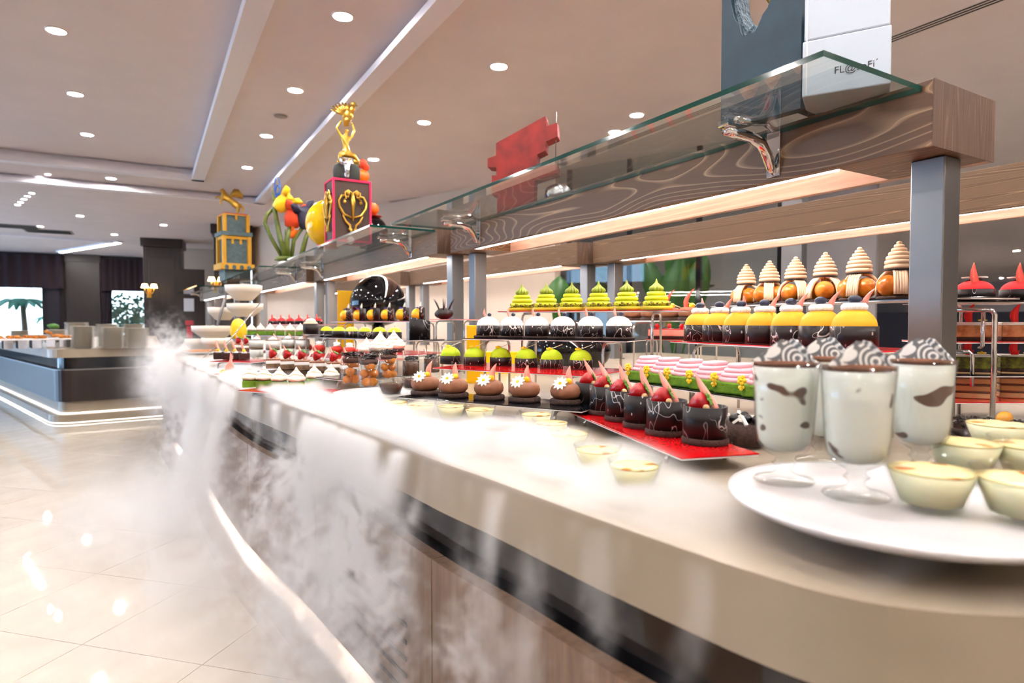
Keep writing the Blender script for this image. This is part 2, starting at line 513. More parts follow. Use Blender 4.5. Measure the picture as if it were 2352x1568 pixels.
def obj(name, g, mat, parent=None, loc=None, rz=0):
    me = g.mesh(name) if isinstance(g, G) else g
    mats = mat if isinstance(mat, list) else [mat]
    if len(me.materials) == 0:
        for m in mats: me.materials.append(M[m])
    o = bpy.data.objects.new(name, me)
    COL.objects.link(o)
    if parent is not None: o.parent = parent
    if loc is not None: o.location = loc
    if rz: o.rotation_euler[2] = rz
    return o
def tag(o, label=None, cat=None, group=None, kind=None):
    if label: o['label'] = label
    if cat: o['category'] = cat
    if group: o['group'] = group
    if kind: o['kind'] = kind
    return o
def thing(name, label, cat, loc=(0, 0, 0), rz=0, group=None, s=1, kind=None):
    o = bpy.data.objects.new(name, None)
    COL.objects.link(o)
    o.empty_display_size = .05
    o.location = loc
    o.rotation_euler[2] = rz
    o.scale = (s, s, s)
    return tag(o, label, cat, group, kind)
def place(proto, name, label, cat, loc, rz=0, group=None, s=1):
    # proto: list of (part name, mesh, material, [subparts])
    t = thing(name, label, cat, loc, rz, group, s)
    for nm, me, mt, subs in proto:
        p = obj(nm, me, mt, t)
        for nm2, me2, mt2 in subs: obj(nm2, me2, mt2, p)
    return t
def part(nm, g, mt, subs=()):
    return (nm, g.mesh(nm), mt, [(a, b.mesh(a), c) for a, b, c in subs])
ORD = ['first', 'second', 'third', 'fourth', 'fifth', 'sixth', 'seventh', 'eighth', 'ninth', 'tenth']
def nth(i, n, fr='left'):
    if i == 0: return 'leftmost' if fr == 'left' else 'nearest'
    if i == n - 1: return 'rightmost' if fr == 'left' else 'farthest'
    return ORD[i] + ' from the ' + fr

# ================================================================== SETTING
ZC, ZB, ZI = 3.46, 3.56, 3.72        # ceiling levels
# floor: grout bed + diagonal tiles
TS = 0.541
fl = obj('floor', G().box(-12, 42, -4, 32, -.05, -.004), 'grout')
tag(fl, kind='structure')
tile_me = G().box(-TS / 2 + .0016, TS / 2 - .0016, -TS / 2 + .0016, TS / 2 - .0016, -.012, 0).mesh('tile')
tl = []
U0, V0 = 1.82, -2.70
for i in range(-40, 60):
    for j in range(-60, 40):
        u = U0 + TS * (i + .5); v = V0 + TS * (j + .5)
        x = (u + v) / math.sqrt(2); y = (u - v) / math.sqrt(2)
        if not (-11.5 < x < 9 and 1.0 < y < 27): continue
        d = Vector((x, y, 0)) - _c
        dep = d.dot(_fw)
        if dep < 1.2: continue
        px = CX + FPX * d.dot(_rt) / dep
        if px < -900 or px > 1000: continue
        if x > .75 and y > 1.5: continue
        tl.append((px < -60, dep, x, y))
tl.sort()
for _o, dep, x, y in tl[:290]:
    obj('tile', tile_me, 'tile', fl, (x, y, 0), R(45))
g = G()
for _o, dep, x, y in tl[290:]:
    g.add([tuple(v.co) for v in tile_me.vertices], [list(p.vertices) for p in tile_me.polygons], False, T3(x, y, 0) @ RZ(45))
if g.v: tag(obj('far_tile_field', g, 'tile', fl), kind='stuff')
tag(obj('floor_beyond', G().box(-12, 42, -4, .98, -.02, -.001).box(4.2, 42, .98, 32, -.02, -.001).box(-12, 4.2, 27, 32, -.02, -.001).box(1.15, 4.2, 12.6, 27, -.02, -.001), 'tile', fl), kind='stuff')

# ceiling with a stepped tray
OX, OY = 1.87, 12.64      # outer recess edge
IX, IY = 0.77, 11.6       # inner recess edge
g = G().box(OX, 42, -4, 32, ZC, ZC + .3).box(-12, OX, OY, 32, ZC, ZC + .3)
ce = obj('ceiling', g, 'ceiling'); tag(ce, kind='structure')
obj('recess_band', G().box(IX, OX, -4, OY, ZB, ZB + .2).box(-12, IX, IY, OY, ZB, ZB + .2), 'ceiling', ce)
obj('recess_top', G().box(-12, IX, -4, IY, ZI, ZI + .1), 'ceiling', ce)
def mould(n, x, y, z0, z1, w_):
    # stepped crown moulding around the two visible sides of a recess
    g = G()
    hs = [(0, w_), (.4, w_ * .62), (.75, w_ * .3)]
    for a, ww in hs:
        za = z0 + (z1 - z0) * a - (.022 if a == 0 else 0)
        zb = z0 + (z1 - z0) * min(1, a + .42)
        g.box(x - ww, x + (.05 if a == 0 else -.001), -4, y - .0, za, zb)
        g.box(-12, x + (.05 if a == 0 else -.001), y - ww, y + (.05 if a == 0 else -.001), za, zb)
    tag(obj(n, g, 'moulding'), kind='structure')
mould('trim_1', OX, OY, ZC, ZB, .12)
mould('trim_2', IX, IY, ZB, ZI, .13)

# walls
def wallseg(n, a, b, z0, z1, mt, th=.12, kind=True):
    a = Vector((a[0], a[1], 0)); b = Vector((b[0], b[1], 0))
    d = (b - a); L = d.length; an = math.atan2(d.y, d.x)
    o = obj(n, G().box(0, L, 0, th, z0, z1), mt, None, a, an)
    if kind: tag(o, kind='structure')
    return o
wallseg('wall_right_diagonal', (5.30, 7.80), (2.15, 16.1), 0, ZC, 'wall', -.15)
wallseg('wall_back_middle', (2.6, 21.5), (.5, 21.5), 0, ZC, 'wall', -.2)
wallseg('wall_left_added', (-12, 8.5), (-12, -4), 0, ZI + .1, 'wall', -.2)  # unseen wall, added to keep blue daylight off the near part
wallseg('wall_behind_viewer_added', (-12, -4), (42, -4), 0, ZI + .1, 'wall', -.2)  # unseen wall, added to shut out blue sky light from behind
wallseg('wall_far_right', (42, 31), (5, 31), 0, ZC, 'wall_grey', -.2)
wallseg('wall_side_right', (41, -3.5), (41, 31), 0, ZC, 'wall_grey', -.2)
wallseg('wall_kitchen_low', (24.5, 2), (11, 27), 0, 1.5, 'navy', -.2)
# window bay with plants beyond the diagonal wall
wf = wallseg('window_3', (6.45, 4.75), (5.38, 7.60), 0, .5, 'wall', -.12)
for k in range(4):
    obj('mullion', G().box(-.03, .03, -.03, .03, .5, ZC), 'black_gloss', wf, (k * 1.0 + .02, -.03, 0))
obj('pane', G().box(0, 3.04, -.012, -.004, .5, ZC), 'glass_shelf', wf)
wallseg('wall_bay_back', (9.2, 5.2), (7.4, 10.2), 0, ZC, 'wall_grey', -.15)
pl = obj('wall_pillar', G().box(-.11, .11, -.11, .11, 0, ZC), 'steel', None, (6.50, 4.62, 0), R(20)); tag(pl, kind='structure')

# far dark wall with two windows on the left
YW = 25.6
g = G()
def wx(px): return QD(px, 700, 1).x / QD(px, 700, 1).y * YW
W1a, W1b, W2a, W2b = wx(-300), wx(101), wx(252), wx(352)
zt = 2.5
g.box(-12, W1a, YW, YW + .25, 0, ZC).box(W1b, W2a, YW, YW + .25, 0, ZC).box(W2b, 3, YW, YW + .25, 0, ZC)
for a, b in ((W1a, W1b), (W2a, W2b)):
    g.box(a, b, YW, YW + .25, zt, ZC).box(a, b, YW, YW + .25, 0, .55)
tag(obj('wall_far_left', g, 'mahogany'), kind='structure')
for n, a, b in ((1, W1a, W1b), (2, W2a, W2b)):
    wi = obj('window_%d' % n, G().box(a, b, YW + .1, YW + .16, .55, .61).box(a, a + .06, YW + .1, YW + .16, .61, zt).box(b - .06, b, YW + .1, YW + .16, .61, zt).box(a, b, YW + .1, YW + .16, zt - .06, zt), 'mahogany')
    tag(wi, kind='structure')
    obj('pane', G().box(a + .06, b - .06, YW + .12, YW + .128, .61, zt - .06), 'glass_shelf', wi)
# pilaster with its sconce, curtains and pelmets
tag(obj('wall_pilaster', G().box(wx(155), wx(232), YW - .35, YW, 0, ZC).box(wx(153), wx(234), YW - .4, YW, ZC - .25, ZC), 'mahogany'), kind='structure')
def wavy(x0, x1, y, z0, z1, amp=.05, k=8, gather=0):
    n = max(10, int(abs(x1 - x0) * 14))
    vs, fs = [], []
    for j, (z, sq) in enumerate(((z1, 1), ((z0 + z1) / 2, 1 - gather), (z0, 1 - gather * .7))):
        for i in range(n + 1):
            t = i / n
            vs.append((x0 + (x1 - x0) * t * sq, y + amp * math.sin(t * k * 6.28), z))
    for j in range(2):
        for i in range(n):
            a = j * (n + 1) + i
            fs.append((a, a + 1, a + n + 2, a + n + 1))
    g_ = G().add(vs, fs)
    m = len(vs)
    g_.add([(x, yy + .02, z) for x, yy, z in vs], [tuple(reversed(f)) for f in fs])
    return g_
tag(obj('pelmet', wavy(W1a, wx(152), YW - .45, 2.30, ZC - .08, .05, 14), 'curtain'), 'dark plum gathered pelmet above the large left window', 'pelmet')
tag(obj('pelmet', wavy(wx(234), wx(345), YW - .45, 2.26, ZC - .12, .05, 8), 'curtain'), 'dark plum gathered pelmet above the smaller window by the column', 'pelmet')
tag(obj('curtain', wavy(wx(140), wx(103), YW - .3, 0, 2.6, .05, 5, .25), 'curtain2'), 'dark patterned drape at the right side of the left window', 'curtain')
tag(obj('curtain', wavy(wx(233), wx(262), YW - .3, 0, 2.6, .05, 4, .35), 'curtain2'), 'dark drape gathered beside the smaller window', 'curtain')

# dark columns
def column(px0, px1, pxm, d, lab):
    p0, p1, pm = QD(px0, 738, d), QD(px1, 738, d), QD(pxm, 738, d)
    wdt = (p1 - p0).length
    t = thing('panelled_column', lab, 'column', (pm.x, pm.y + wdt * .35, 0), R(-8))
    h = wdt / 2
    obj('shaft', G().box(-h, h, -h, h, 0, ZC - .22, .01), 'mahogany', t)
    obj('capital', G().box(-h - .06, h + .06, -h - .06, h + .06, ZC - .22, ZC, .02), 'mahogany', t)
    obj('inset_panel', G().box(-h * .7, h * .7, -h - .02, -h, .4, ZC - .5, .008), 'mahogany', t)
    return t
column(340, 415, 380, 17.0, 'dark wooden column beside the smaller window')
column(503, 579, 540, 14.6, 'dark wooden column behind the sculpture tower with the winged horse')

# recessed downlights
lens_me = G().lathe([(.066, -.004), (.066, -.007)], 14, None, None, False).mesh('lens')
ring_me = G().shell([(.068, -.001), (.072, -.012), (.084, -.008), (.086, 0)], 24).mesh('trim_ring')
nlamp = [0]
def downlight(p, lab, s=1, mt='lamp'):
    t = thing('recessed_downlight', lab, 'downlight', p, 0, 'round recessed ceiling downlights', s)
    obj('lens', lens_me, 'lamp', t)
    obj('trim_ring', ring_me, 'white_plastic', t)
rows = [
    ('in the outer recess band, above the counter', ZB, [(787, 36), (678, 206), (612, 311), (568, 384)], None),
    ('in the high inner ceiling at the left', ZI, [(129, 69), (173, 215), (200, 308)], None),
    ('in the lower ceiling over the shelves', ZC, [(1146, 151), (974, 280), (858, 365)], None),
]
for lab, z, pts, _ in rows:
    n = len(pts)
    for i, (x, y) in enumerate(pts):
        downlight(Q(x, y, z), 'glowing round downlight ' + lab + ', ' + ('nearest' if i == 0 else 'farthest' if i == n - 1 else ORD[i] + ' one back'))
downlight(Q(255, 409, ZB), 'glowing round downlight at the far end of the recess band')
downlight(Q(1412, 302, ZC), 'downlight partly hidden behind the long glass shelf edge')
for (x, y), lab in (((376, 516), 'nearest the two dark columns'), ((184, 495), 'far left, highest of three'), ((92, 519), 'far left beside the ceiling vent'), ((263, 538), 'far left, lowest near the light trough')):
    downlight(Q(x, y, ZC), 'round downlight in the blue-tinted ceiling, ' + lab)
for x, y in ((110, 400), (91, 406)):
    downlight(Q(x, y, ZB), 'tiny downlight of the pair at the left of the recess', .55)
for i, (x, y) in enumerate(((73, 443), (63, 450), (55, 457), (47, 464), (40, 470))):
    downlight(Q(x, y, ZC), 'tiny downlight in the slanting row of five, ' + nth(4 - i, 5), .6)
for i, (x, y) in enumerate(((1695, 604), (1740, 640), (2335, 575), (2300, 638))):
    downlight(Q(x, y, ZC), 'small downlight in the dim grey ceiling behind the shelves, ' + ('by the pillar', 'lower, above the choux', 'upper right edge', 'right of the near post')[i], 1.3)
# rows continued overhead; lamps added behind the viewer and in far room as fill
for i, (x, y, z) in enumerate([(1.30, 2.9, ZB), (1.30, 1.15, ZB), (1.30, -.6, ZB), (-.66, 4.4, ZI), (-.66, 2.8, ZI), (-.66, 1.2, ZI), (-2.6, 9, ZI), (-2.6, 6.5, ZI), (-2.6, 4, ZI), (-2.6, 1.5, ZI),
                               (2.70, 3.05, ZC), (2.70, 1.25, ZC), (2.70, -.5, ZC), (4.6, 5.2, ZC), (4.6, 3.2, ZC), (4.6, 1.2, ZC), (4.6, -.8, ZC), (7.4, 4, ZC), (7.4, 1, ZC), (1.30, -2.3, ZB), (-.66, -.4, ZI), (-.66, -2.0, ZI), (-2.6, -1, ZI), (2.70, -2.3, ZC), (-4.6, 5, ZI), (-4.6, 2, ZI), (-4.6, -1, ZI)] + [(x_, y_, ZC) for x_ in (11, 16, 22, 28) for y_ in (3, 8, 13, 19)]):
    downlight((x, y, z), 'small downlight added to brighten the far dim room behind the shelves' if x > 8 else 'round downlight added overhead, beyond the upper edge of the view')
tag(obj('ceiling_speaker', G().lathe([(.075, -.006), (.07, -.012), (0, -.012)], 20), 'grey', None, Q(645, 266, ZB)), 'small grey round speaker cover in the recess band', 'speaker')
# slot diffusers and vents
t = thing('slot_diffuser', 'long triple-slot air diffuser in the mottled ceiling at upper right', 'air vent', (5.12, 2.9, ZC))
obj('frame', G().box(-.07, .07, -4.5, 4.5, -.006, 0), 'ceiling', t)
for k in (-1, 0, 1):
    obj('slot', G().box(k * .04 - .009, k * .04 + .009, -4.5, 4.5, -.009, -.006), 'grille', t)
a, b = Q(910, 461, ZC), Q(985, 451, ZC)
t = thing('slot_diffuser', 'dark slot air diffuser in the ceiling behind the sculptures', 'air vent', ((a + b) / 2), math.atan2((b - a).y, (b - a).x))
obj('slot', G().box(-.55, .55, -.05, .05, -.006, 0), 'grey', t)
for (x, y), lab in (((112, 531), 'grey louvred ceiling vent below the far left downlights'), ((30, 519), 'grey ceiling vent cut by the left edge of the view')):
    p = Q(x, y, ZC)
    t = thing('ceiling_vent', lab, 'air vent', p)
    obj('frame', G().box(-.5, .5, -.35, .35, -.01, 0), 'grey', t)
    for k in range(6): obj('slat', G().box(-.45, .45, -.30 + k * .11, -.25 + k * .11, -.02, -.01), 'grille', t)
# light trough of the far coffer
a, b = Q(138, 576, ZC), Q(276, 553, ZC)
t = thing('light_trough', 'bright light trough edging the far ceiling coffer at the left', 'ceiling light', (a + b) / 2, math.atan2((b - a).y, (b - a).x))
L = (b - a).length
obj('cove', G().box(-L / 2, L / 2, -.12, .12, -.05, 0, .01), 'moulding', t)
obj('tube_light', G().box(-L / 2 + .1, L / 2 - .1, -.06, .06, -.06, -.05), 'led', t)
a, b = Q(-40, 530, ZC), Q(262, 553, ZC)
tag(wallseg('trim_3', (a.x, a.y), (b.x, b.y), ZC - .06, ZC, 'moulding', .2), kind='structure')

# wall lamps
shade_me = G().shell([(.055, .1), (.085, 0), (.083, 0), (.053, .1)], 16).mesh('shade')
shade_lit_me = G().shell([(.055, .1), (.085, 0), (.083, 0), (.053, .1)], 16).mesh('shade')
def sconce(px, py, d, lab, lit, s=1):
    p = QD(px, py, d)
    t = thing('wall_sconce', lab, 'wall lamp', p, face(p), None, s)
    obj('back_plate', G().box(-.05, .05, .10, .13, -.25, 0, .01), 'gold', t)
    for k in (-1, 1):
        o = obj('arm', G().tube([(0, .12, -.12), (k * .06, .05, -.14), (k * .10, 0, -.08), (k * .10, 0, -.01)], .012, 6), 'gold', t)
        obj('shade', shade_lit_me if lit else shade_me, 'shade_lit' if lit else 'shade', t, (k * .10, 0, 0))
sconce(200, 680, 21.2, 'unlit twin-shade wall lamp on the dark pilaster between windows', False, 1.6)
sconce(343, 661, 15.8, 'glowing twin-shade wall lamp on the dark column', True, 1.0)
sconce(497, 646, 13.0, 'glowing wall lamp beside the sculpture tower', True, .9)
# notices
p = QD(434, 700, 16.54); tag(obj('notice_sheet', G().box(-.12, .12, -.01, .01, -.17, .17), 'paper', None, p, face(p)), 'white paper notice on the dark far door', 'notice')
p = QD(435, 740, 16.54); tag(obj('red_sign', G().box(-.1, .1, -.01, .01, -.07, .05).box(-.07, .07, -.01, .01, -.42, -.1), 'sign_red', None, p, face(p)), 'red sign hanging below the white notice', 'sign')
p = QD(437, 730, 16.6)
tag(obj('door_1', G().box(-.36, .36, -.03, .03, -p.z, 1.3), 'mahogany', None, p, face(p)), kind='structure')

# ------------------------------------------------------------------ outside greenery
def palm(loc, h, n, r, lab, mt='frond'):
    t = thing('palm_tree', lab, 'palm', loc)
    obj('trunk', G().tube([(0, 0, 0), (.05, 0, h * .5), (0, 0, h)], [.14, .1, .08], 8), 'cabinet', t)
    for k in range(n):
        a = 6.28 * k / n + random.random() * .4
        pts, ws = [], []
        for i in range(7):
            q = i / 6
            rr = r * q; z = h + r * (.55 * q - .8 * q * q) * (1 + .3 * math.sin(k * 2.3))
            pts.append((rr * math.cos(a), rr * math.sin(a), z)); ws.append(.04 + r * .28 * math.sin(math.pi * min(1, q * .9 + .06)))
        obj('frond', G().blade(pts, ws, .01, (-math.sin(a), math.cos(a), 0)), mt, t)
    return t
M['sunpalm'] = flat('sunlit_palm', C3(60, 140, 120), .6)
palm((wx(8), YW + 3.5, 0), 1.95, 13, 1.0, 'sunlit palm seen through the left window, taller one', 'sunpalm')
palm((wx(66), YW + 6, 0), 1.35, 9, .8, 'small drooping palm outside the left window', 'sunpalm')
def bush(loc, r, n, lab, mt):
    t = thing('flowering_bush', lab, 'bush', loc)
    g = G()
    for k in range(n):
        v = Vector((random.gauss(0, 1), random.gauss(0, .6), random.gauss(0, 1))).normalized() * r * random.uniform(.3, 1)
        m = Matrix.Translation(v + Vector((0, 0, r))) @ Matrix.Rotation(random.random() * 6, 4, 'X') @ Matrix.Rotation(random.random() * 6, 4, 'Z')
        g.add([(-.1, 0, 0), (0, -.05, .01), (.1, 0, 0), (0, .05, .01)], [(0, 1, 2, 3)], False, m)
    tag(obj('leaves', g, mt, t), kind='stuff')
    obj('stem', G().tube([(0, 0, -loc[2] - .05), (.03, 0, r)], .05, 6), 'cabinet', t)
bush((wx(285), YW + 2.2, .6), .85, 420, 'leafy bush outside the smaller window', 'sunpalm')
bush((wx(330), YW + 4.6, .4), .7, 320, 'lower bush outside the smaller window, by the column', 'sunpalm')
g = G().box(-14, 6, YW + 9, YW + 9.3, 0, 3.6)
M['facade'] = flat('white_facade', C3(236, 238, 240), .8)
tag(obj('white_building', g, 'facade'), 'pale building across the yard beyond the windows', 'building')
tag(obj('ground_outside', G().box(-25, 15, YW + .25, YW + 30, -.3, -.05), 'facade'), kind='structure')

def leafplant(px, py, d, lab, leaves, mt):
    p = QD(px, py, d)
    t = thing('leafy_plant', lab, 'plant', (p.x, p.y, 0), face(p))
    obj('pot', G().lathe([(.14, 0), (.2, .4), (.19, .4), (.13, .1)], 16), 'blackball', t)
    for (dx, z, lean, wd, l) in leaves:
        pts = [(dx * .2, 0, .4), (dx * .6, 0, .4 + (z - .4) * .5)]
        ws = [.015, .02]
        for i in range(8):
            q = i / 7
            pts.append((dx + lean * q * q * l, -.05 * q, z + l * (q - .35 * abs(lean) * q * q)))
            ws.append(max(.005, wd * math.sin(math.pi * (.12 + .87 * q)) ** .8))
        obj('leaf', G().blade(pts, ws, .006, (1, 0, 0) if abs(lean) < .5 else (.3, 0, .95)), mt, t)
leafplant(1281, 690, 8.0, 'broad upright banana leaf standing before the beige wall', [(0, 1.35, .05, .34, .46)], 'leafbig')
leafplant(1452, 690, 9.5, 'dark palm fronds behind the window bay', [(-.3, 1.4, -.9, .3, .6), (-.1, 1.5, -.7, .3, .7), (.3, 1.5, .8, .3, .7), (.5, 1.3, 1, .25, .7)], 'frond')
leafplant(1545, 690, 8.6, 'hanging broad green leaves beside the steel pillar', [(0, 1.2, .1, .4, 1.0), (.25, 1.3, .2, .4, .9), (-.25, 1.5, -.2, .3, .7), (.1, 1.7, .1, .45, .8)], 'leafbig')

# ================================================================== MAIN ISLAND
ZT = 0.896
EDGE = [(-.2, 2.6), (.0, 1.75), (.14, 1.2), (.22, .97), (.27, .875), (.305, .815), (.345, .762), (.41, .708), (.51, .672), (.675, .646), (.85, .624), (1.11, .60), (1.31, .574), (1.65, .548), (1.98, .518), (2.57, .452), (3.27, .362), (4.4, .30), (4.88, .275)]
EDGE2 = [(4.93, .272), (5.68, .215), (6.6, .145), (7.1, .11), (7.6, .13), (8.2, .28), (10.4, .42), (12.5, .55)]
def smooth_edge(E_, k=4):
    out = []
    for i in range(len(E_) - 1):
        p0, p1, p2, p3 = (Vector(E_[max(0, min(len(E_) - 1, i + j))]) for j in (-1, 0, 1, 2))
        for q in range(k):
            t_ = q / k
            out.append(tuple(.5 * ((2 * p1) + (p2 - p0) * t_ + (2 * p0 - 5 * p1 + 4 * p2 - p3) * t_ * t_ + (3 * p1 - p0 - 3 * p2 + p3) * t_ ** 3)))
    out.append(tuple(E_[-1]))
    return out
EDGE_RAW = EDGE
EDGE = smooth_edge(EDGE)
def xe(y):
    E_ = EDGE + EDGE2
    for (a, xa), (b, xb) in zip(E_, E_[1:]):
        if a <= y <= b and b > a: return xa + (xb - xa) * (y - a) / (b - a)
    return E_[-1][1]
def slabobj(name, edge, yend, back, lab):
    poly = [(x, y) for y, x in edge] + [(back, yend), (back, edge[0][0])]
    return tag(obj(name, G().prism(poly[::-1], ZT - .115, ZT), 'slab'), lab, 'counter top')
slabobj('counter_slab', EDGE, 4.88, 4.6, 'thick beige stone counter top with a curved front, under the desserts')
slabobj('counter_slab', EDGE2, 12.5, 3.2, 'farther beige stone counter top carrying the bowl tower')
# base cabinet: black band, panels, plinth
def offs(edge, d):
    out = []
    for i, (y, x) in enumerate(edge):
        y0, x0 = edge[max(0, i - 1)]; y1, x1 = edge[min(len(edge) - 1, i + 1)]
        t_ = Vector((x1 - x0, y1 - y0)).normalized()
        nrm = Vector((t_.y, -t_.x))           # towards the island
        if nrm.x < 0: nrm = -nrm
        out.append((x + nrm.x * d, y + nrm.y * d))
    return out
def basecab(edge, lab, lab2, vents, bk=4.0, phase=None, pl_rng=(-9, 99)):
    t = thing('base_cabinet', lab, 'cabinet', (0, 0, 0))
    fr = offs(edge, .012)
    cut = [(x, y) for x, y in fr]
    fr2 = offs(edge, .065)
    obj('core', G().prism(([(x, y) for x, y in fr2] + [(bk, fr2[-1][1]), (bk, fr2[0][1])])[::-1], .10, ZT - .116), 'black_gloss', t)
    # resample the front line into panels
    pts = [Vector((x, y)) for x, y in fr]
    PW = .88
    acc = 0; seg = []
    if phase is not None:      # a joint falls where the front line passes y = phase
        S = 0
        for a, b in zip(pts, pts[1:]):
            if b.y > phase and a.y <= phase:
                S += (b - a).length * (phase - a.y) / (b.y - a.y); break
            S += (b - a).length
        acc = PW - (S % PW)
    cur = [pts[0]]
    for a, b in zip(pts, pts[1:]):
        Ls = (b - a).length; u = 0
        while acc + (Ls - u) >= PW:
            st = PW - acc; u += st
            p = a + (b - a) * (u / Ls)
            cur.append(p); seg.append(cur); cur = [p]; acc = 0
        acc += Ls - u
        cur.append(b)
    seg.append(cur)
    k = 0
    for cur in seg:
        cur = [p for i, p in enumerate(cur) if i == 0 or (p - cur[i - 1]).length > 1e-5]
        if len(cur) < 2: continue
        c0 = list(cur)
        d0 = (c0[1] - c0[0]).normalized(); d1 = (c0[-1] - c0[-2]).normalized()
        c0[0] = c0[0] + d0 * .0025; c0[-1] = c0[-1] - d1 * .0025
        inn = []
        for i, p in enumerate(c0):
            d = (c0[min(i + 1, len(c0) - 1)] - c0[max(i - 1, 0)]).normalized()
            nrm = Vector((d.y, -d.x))
            if nrm.x < 0: nrm = -nrm
            inn.append(p + nrm * .035)
        poly = [(p.x, p.y) for p in c0] + [(p.x, p.y) for p in inn[::-1]]
        po = obj('front_panel', G().prism(poly[::-1], .165, ZT - .25), 'cabinet', t)
        if vents and c0[0].y < 1.8 < c0[-1].y:
            a, b = c0[0], c0[-1]
            d = (b - a).normalized(); n_ = Vector((d.y, -d.x)); n_ = n_ if n_.x < 0 else -n_
            an = math.atan2(d.y, d.x)
            for q in range(8):
                zz = .20 + q * .045
                mid = (a + b) / 2 + n_ * .001
                obj('vent_slot', G().box(-.30, .30, -.0015, .0015, -.005, .005), 'grille', po, (mid.x, mid.y, zz), an)
        k += 1
    # plinth step
    pe = [q for q in edge if pl_rng[0] <= q[0] <= pl_rng[1]]
    p0 = offs(pe, -.082); p1 = offs(pe, .30)
    pr = obj('plinth_step', G().prism(([(x, y) for x, y in p0] + [(x, y) for x, y in p1[::-1]])[::-1], 0, .085), 'plinth', t)
    l0 = offs(pe, .049); l1 = offs(pe, .063)
    obj('light_strip', G().prism(([(x, y) for x, y in l0] + [(x, y) for x, y in l1[::-1]])[::-1], .188, .204), 'led_plinth', t)
    return t
basecab(EDGE, 'walnut-fronted base cabinet of the dessert island with lit plinth', '', (1,), 4.0, 1.38)
basecab(EDGE2, 'farther walnut base cabinet of the island behind the plume of vapour', '', (), 2.9, None, (5.0, 6.7))

# shelf beams ------------------------------------------------------
ZBB, ZBT, ZG = 1.722, 1.913, 1.885
bracket_me = None
def bracket_g():
    g = G()
    g.tube([(0, .0, -.135), (-.018, 0, -.12), (-.04, 0, -.075), (-.075, 0, -.038), (-.13, 0, -.026), (-.205, 0, -.024), (-.255, 0, -.022)], [.012, .017, .02, .021, .019, .019, .016], 12)
    return g
def beam_unit(a, b, lab, glab, plab, mt='beam', glass=True, blabs=None, posts=True, width=.371, side=-1, gwid=.47):
    # a: near front corner, b: far front corner (plan); body extends to +X
    a, b = Vector(a), Vector(b)
    d = b - a; L = d.length; rz = math.atan2(d.y, d.x) - math.pi / 2     # local Y along the beam, local X to the back
    t = thing('shelf_beam', lab, 'shelf beam', (a.x, a.y, 0), rz)
    obj('front_board', G().box(0, .035, 0, L, ZBB, ZBT, .003), mt, t)
    obj('back_board', G().box(width - .035, width, 0, L, ZBB, ZBT, .003), 'beam_inner', t)
    obj('top_board', G().box(.035, width - .035, 0, L, ZBT - .03, ZBT), mt, t)
    obj('end_block', G().box(.035, width - .035, 0, .30, ZBB + .002, ZBT - .03), mt, t)
    obj('end_block', G().box(.035, width - .035, L - .30, L, ZBB + .002, ZBT - .03), mt, t)
    obj('end_cap', G().box(.0, width, -.004, .0, ZBB, ZBT), 'beam_end', t)
    obj('channel_lining', G().box(.035, width - .035, .30, L - .30, ZBT - .07, ZBT - .03), 'beam_inner', t)
    obj('led_strip', G().box(.037, .072, .32, L - .32, ZBB + .004, ZBB + .016), 'led', t)
    def loc(x, y): return (a.x + math.cos(rz) * x - math.sin(rz) * y, a.y + math.sin(rz) * x + math.cos(rz) * y)
    if posts:
        for q, yy in enumerate((.077, L - .077)):
            x, y = loc(width / 2, yy)
            p = thing('steel_post', plab[q], 'post', (x, y, ZT), rz)
            obj('shaft', G().box(-.049, .049, -.049, .049, 0, ZBB - ZT, .004), 'steel', p)
            obj('foot_plate', G().box(-.06, .06, -.06, .06, 0, .006), 'steel', p)
    if glass:
        gt = thing('glass_shelf', glab, 'glass shelf', (a.x, a.y, ZG), rz)
        g = G()
        vs = [(x, y, z) for z in (0, .016) for y in (.03, L - .04) for x in (-gwid, -.002)]
        g.add(vs, [(0, 2, 3, 1), (4, 5, 7, 6)], False, None, 0)
        g.add(vs, [(0, 1, 5, 4), (2, 6, 7, 3), (0, 4, 6, 2), (1, 3, 7, 5)], False, None, 1)
        obj('pane', g, ['glass_shelf', 'glass_edge'], gt)
        for q, yy in enumerate((.52, L - .45)):
            x, y = loc(0, yy)
            bt = thing('chrome_bracket', blabs[q], 'bracket', (x, y, ZG), rz)
            obj('arm', bracket_g(), 'chrome', bt)
            obj('wall_plate', G().box(-.006, 0, -.028, .028, -.15, .01, .003), 'chrome', bt)
            obj('clamp_pad', G().box(-.27, -.20, -.022, .022, -.012, -.0005, .004), 'chrome', bt)
            obj('upper_clamp', G().tube([(-.004, 0, .02), (-.05, 0, .04), (-.10, 0, .03), (-.2, 0, .022)], [.012, .015, .014, .012], 10), 'chrome', bt)
beam_unit((1.943, .945), (1.925, 4.20), 'nearest long wooden beam with bold looping grain, front row', 'longest nearest glass shelf with green edge under the white carton', ('brushed steel post at the right, behind the tall cream glasses', 'steel post behind the leftmost white-domed cake'), 'beam', True, ('large chrome bracket below the white carton', 'chrome bracket below the red block sculpture'))
beam_unit((1.848, 4.27), (1.80, 8.05), 'second wooden beam of the front row, below the black ornamented box', 'glass shelf below the black ornamented box', ('steel post just left of the white-domed cakes', 'steel post at the left of the glossy black egg'), 'beam_fine', True, ('chrome bracket beside the first beam joint', 'chrome bracket below the yellow egg'), gwid=.50)
beam_unit((1.715, 8.10), (1.60, 12.0), 'third wooden beam of the front row, with tight curling grain', 'glass shelf below the tulip sculpture', ('steel post behind the red-domed cakes', 'steel post hidden behind the stacked bowls'), 'beam', True, ('chrome bracket over the third beam start', 'chrome bracket above the top bowl'), gwid=.54)
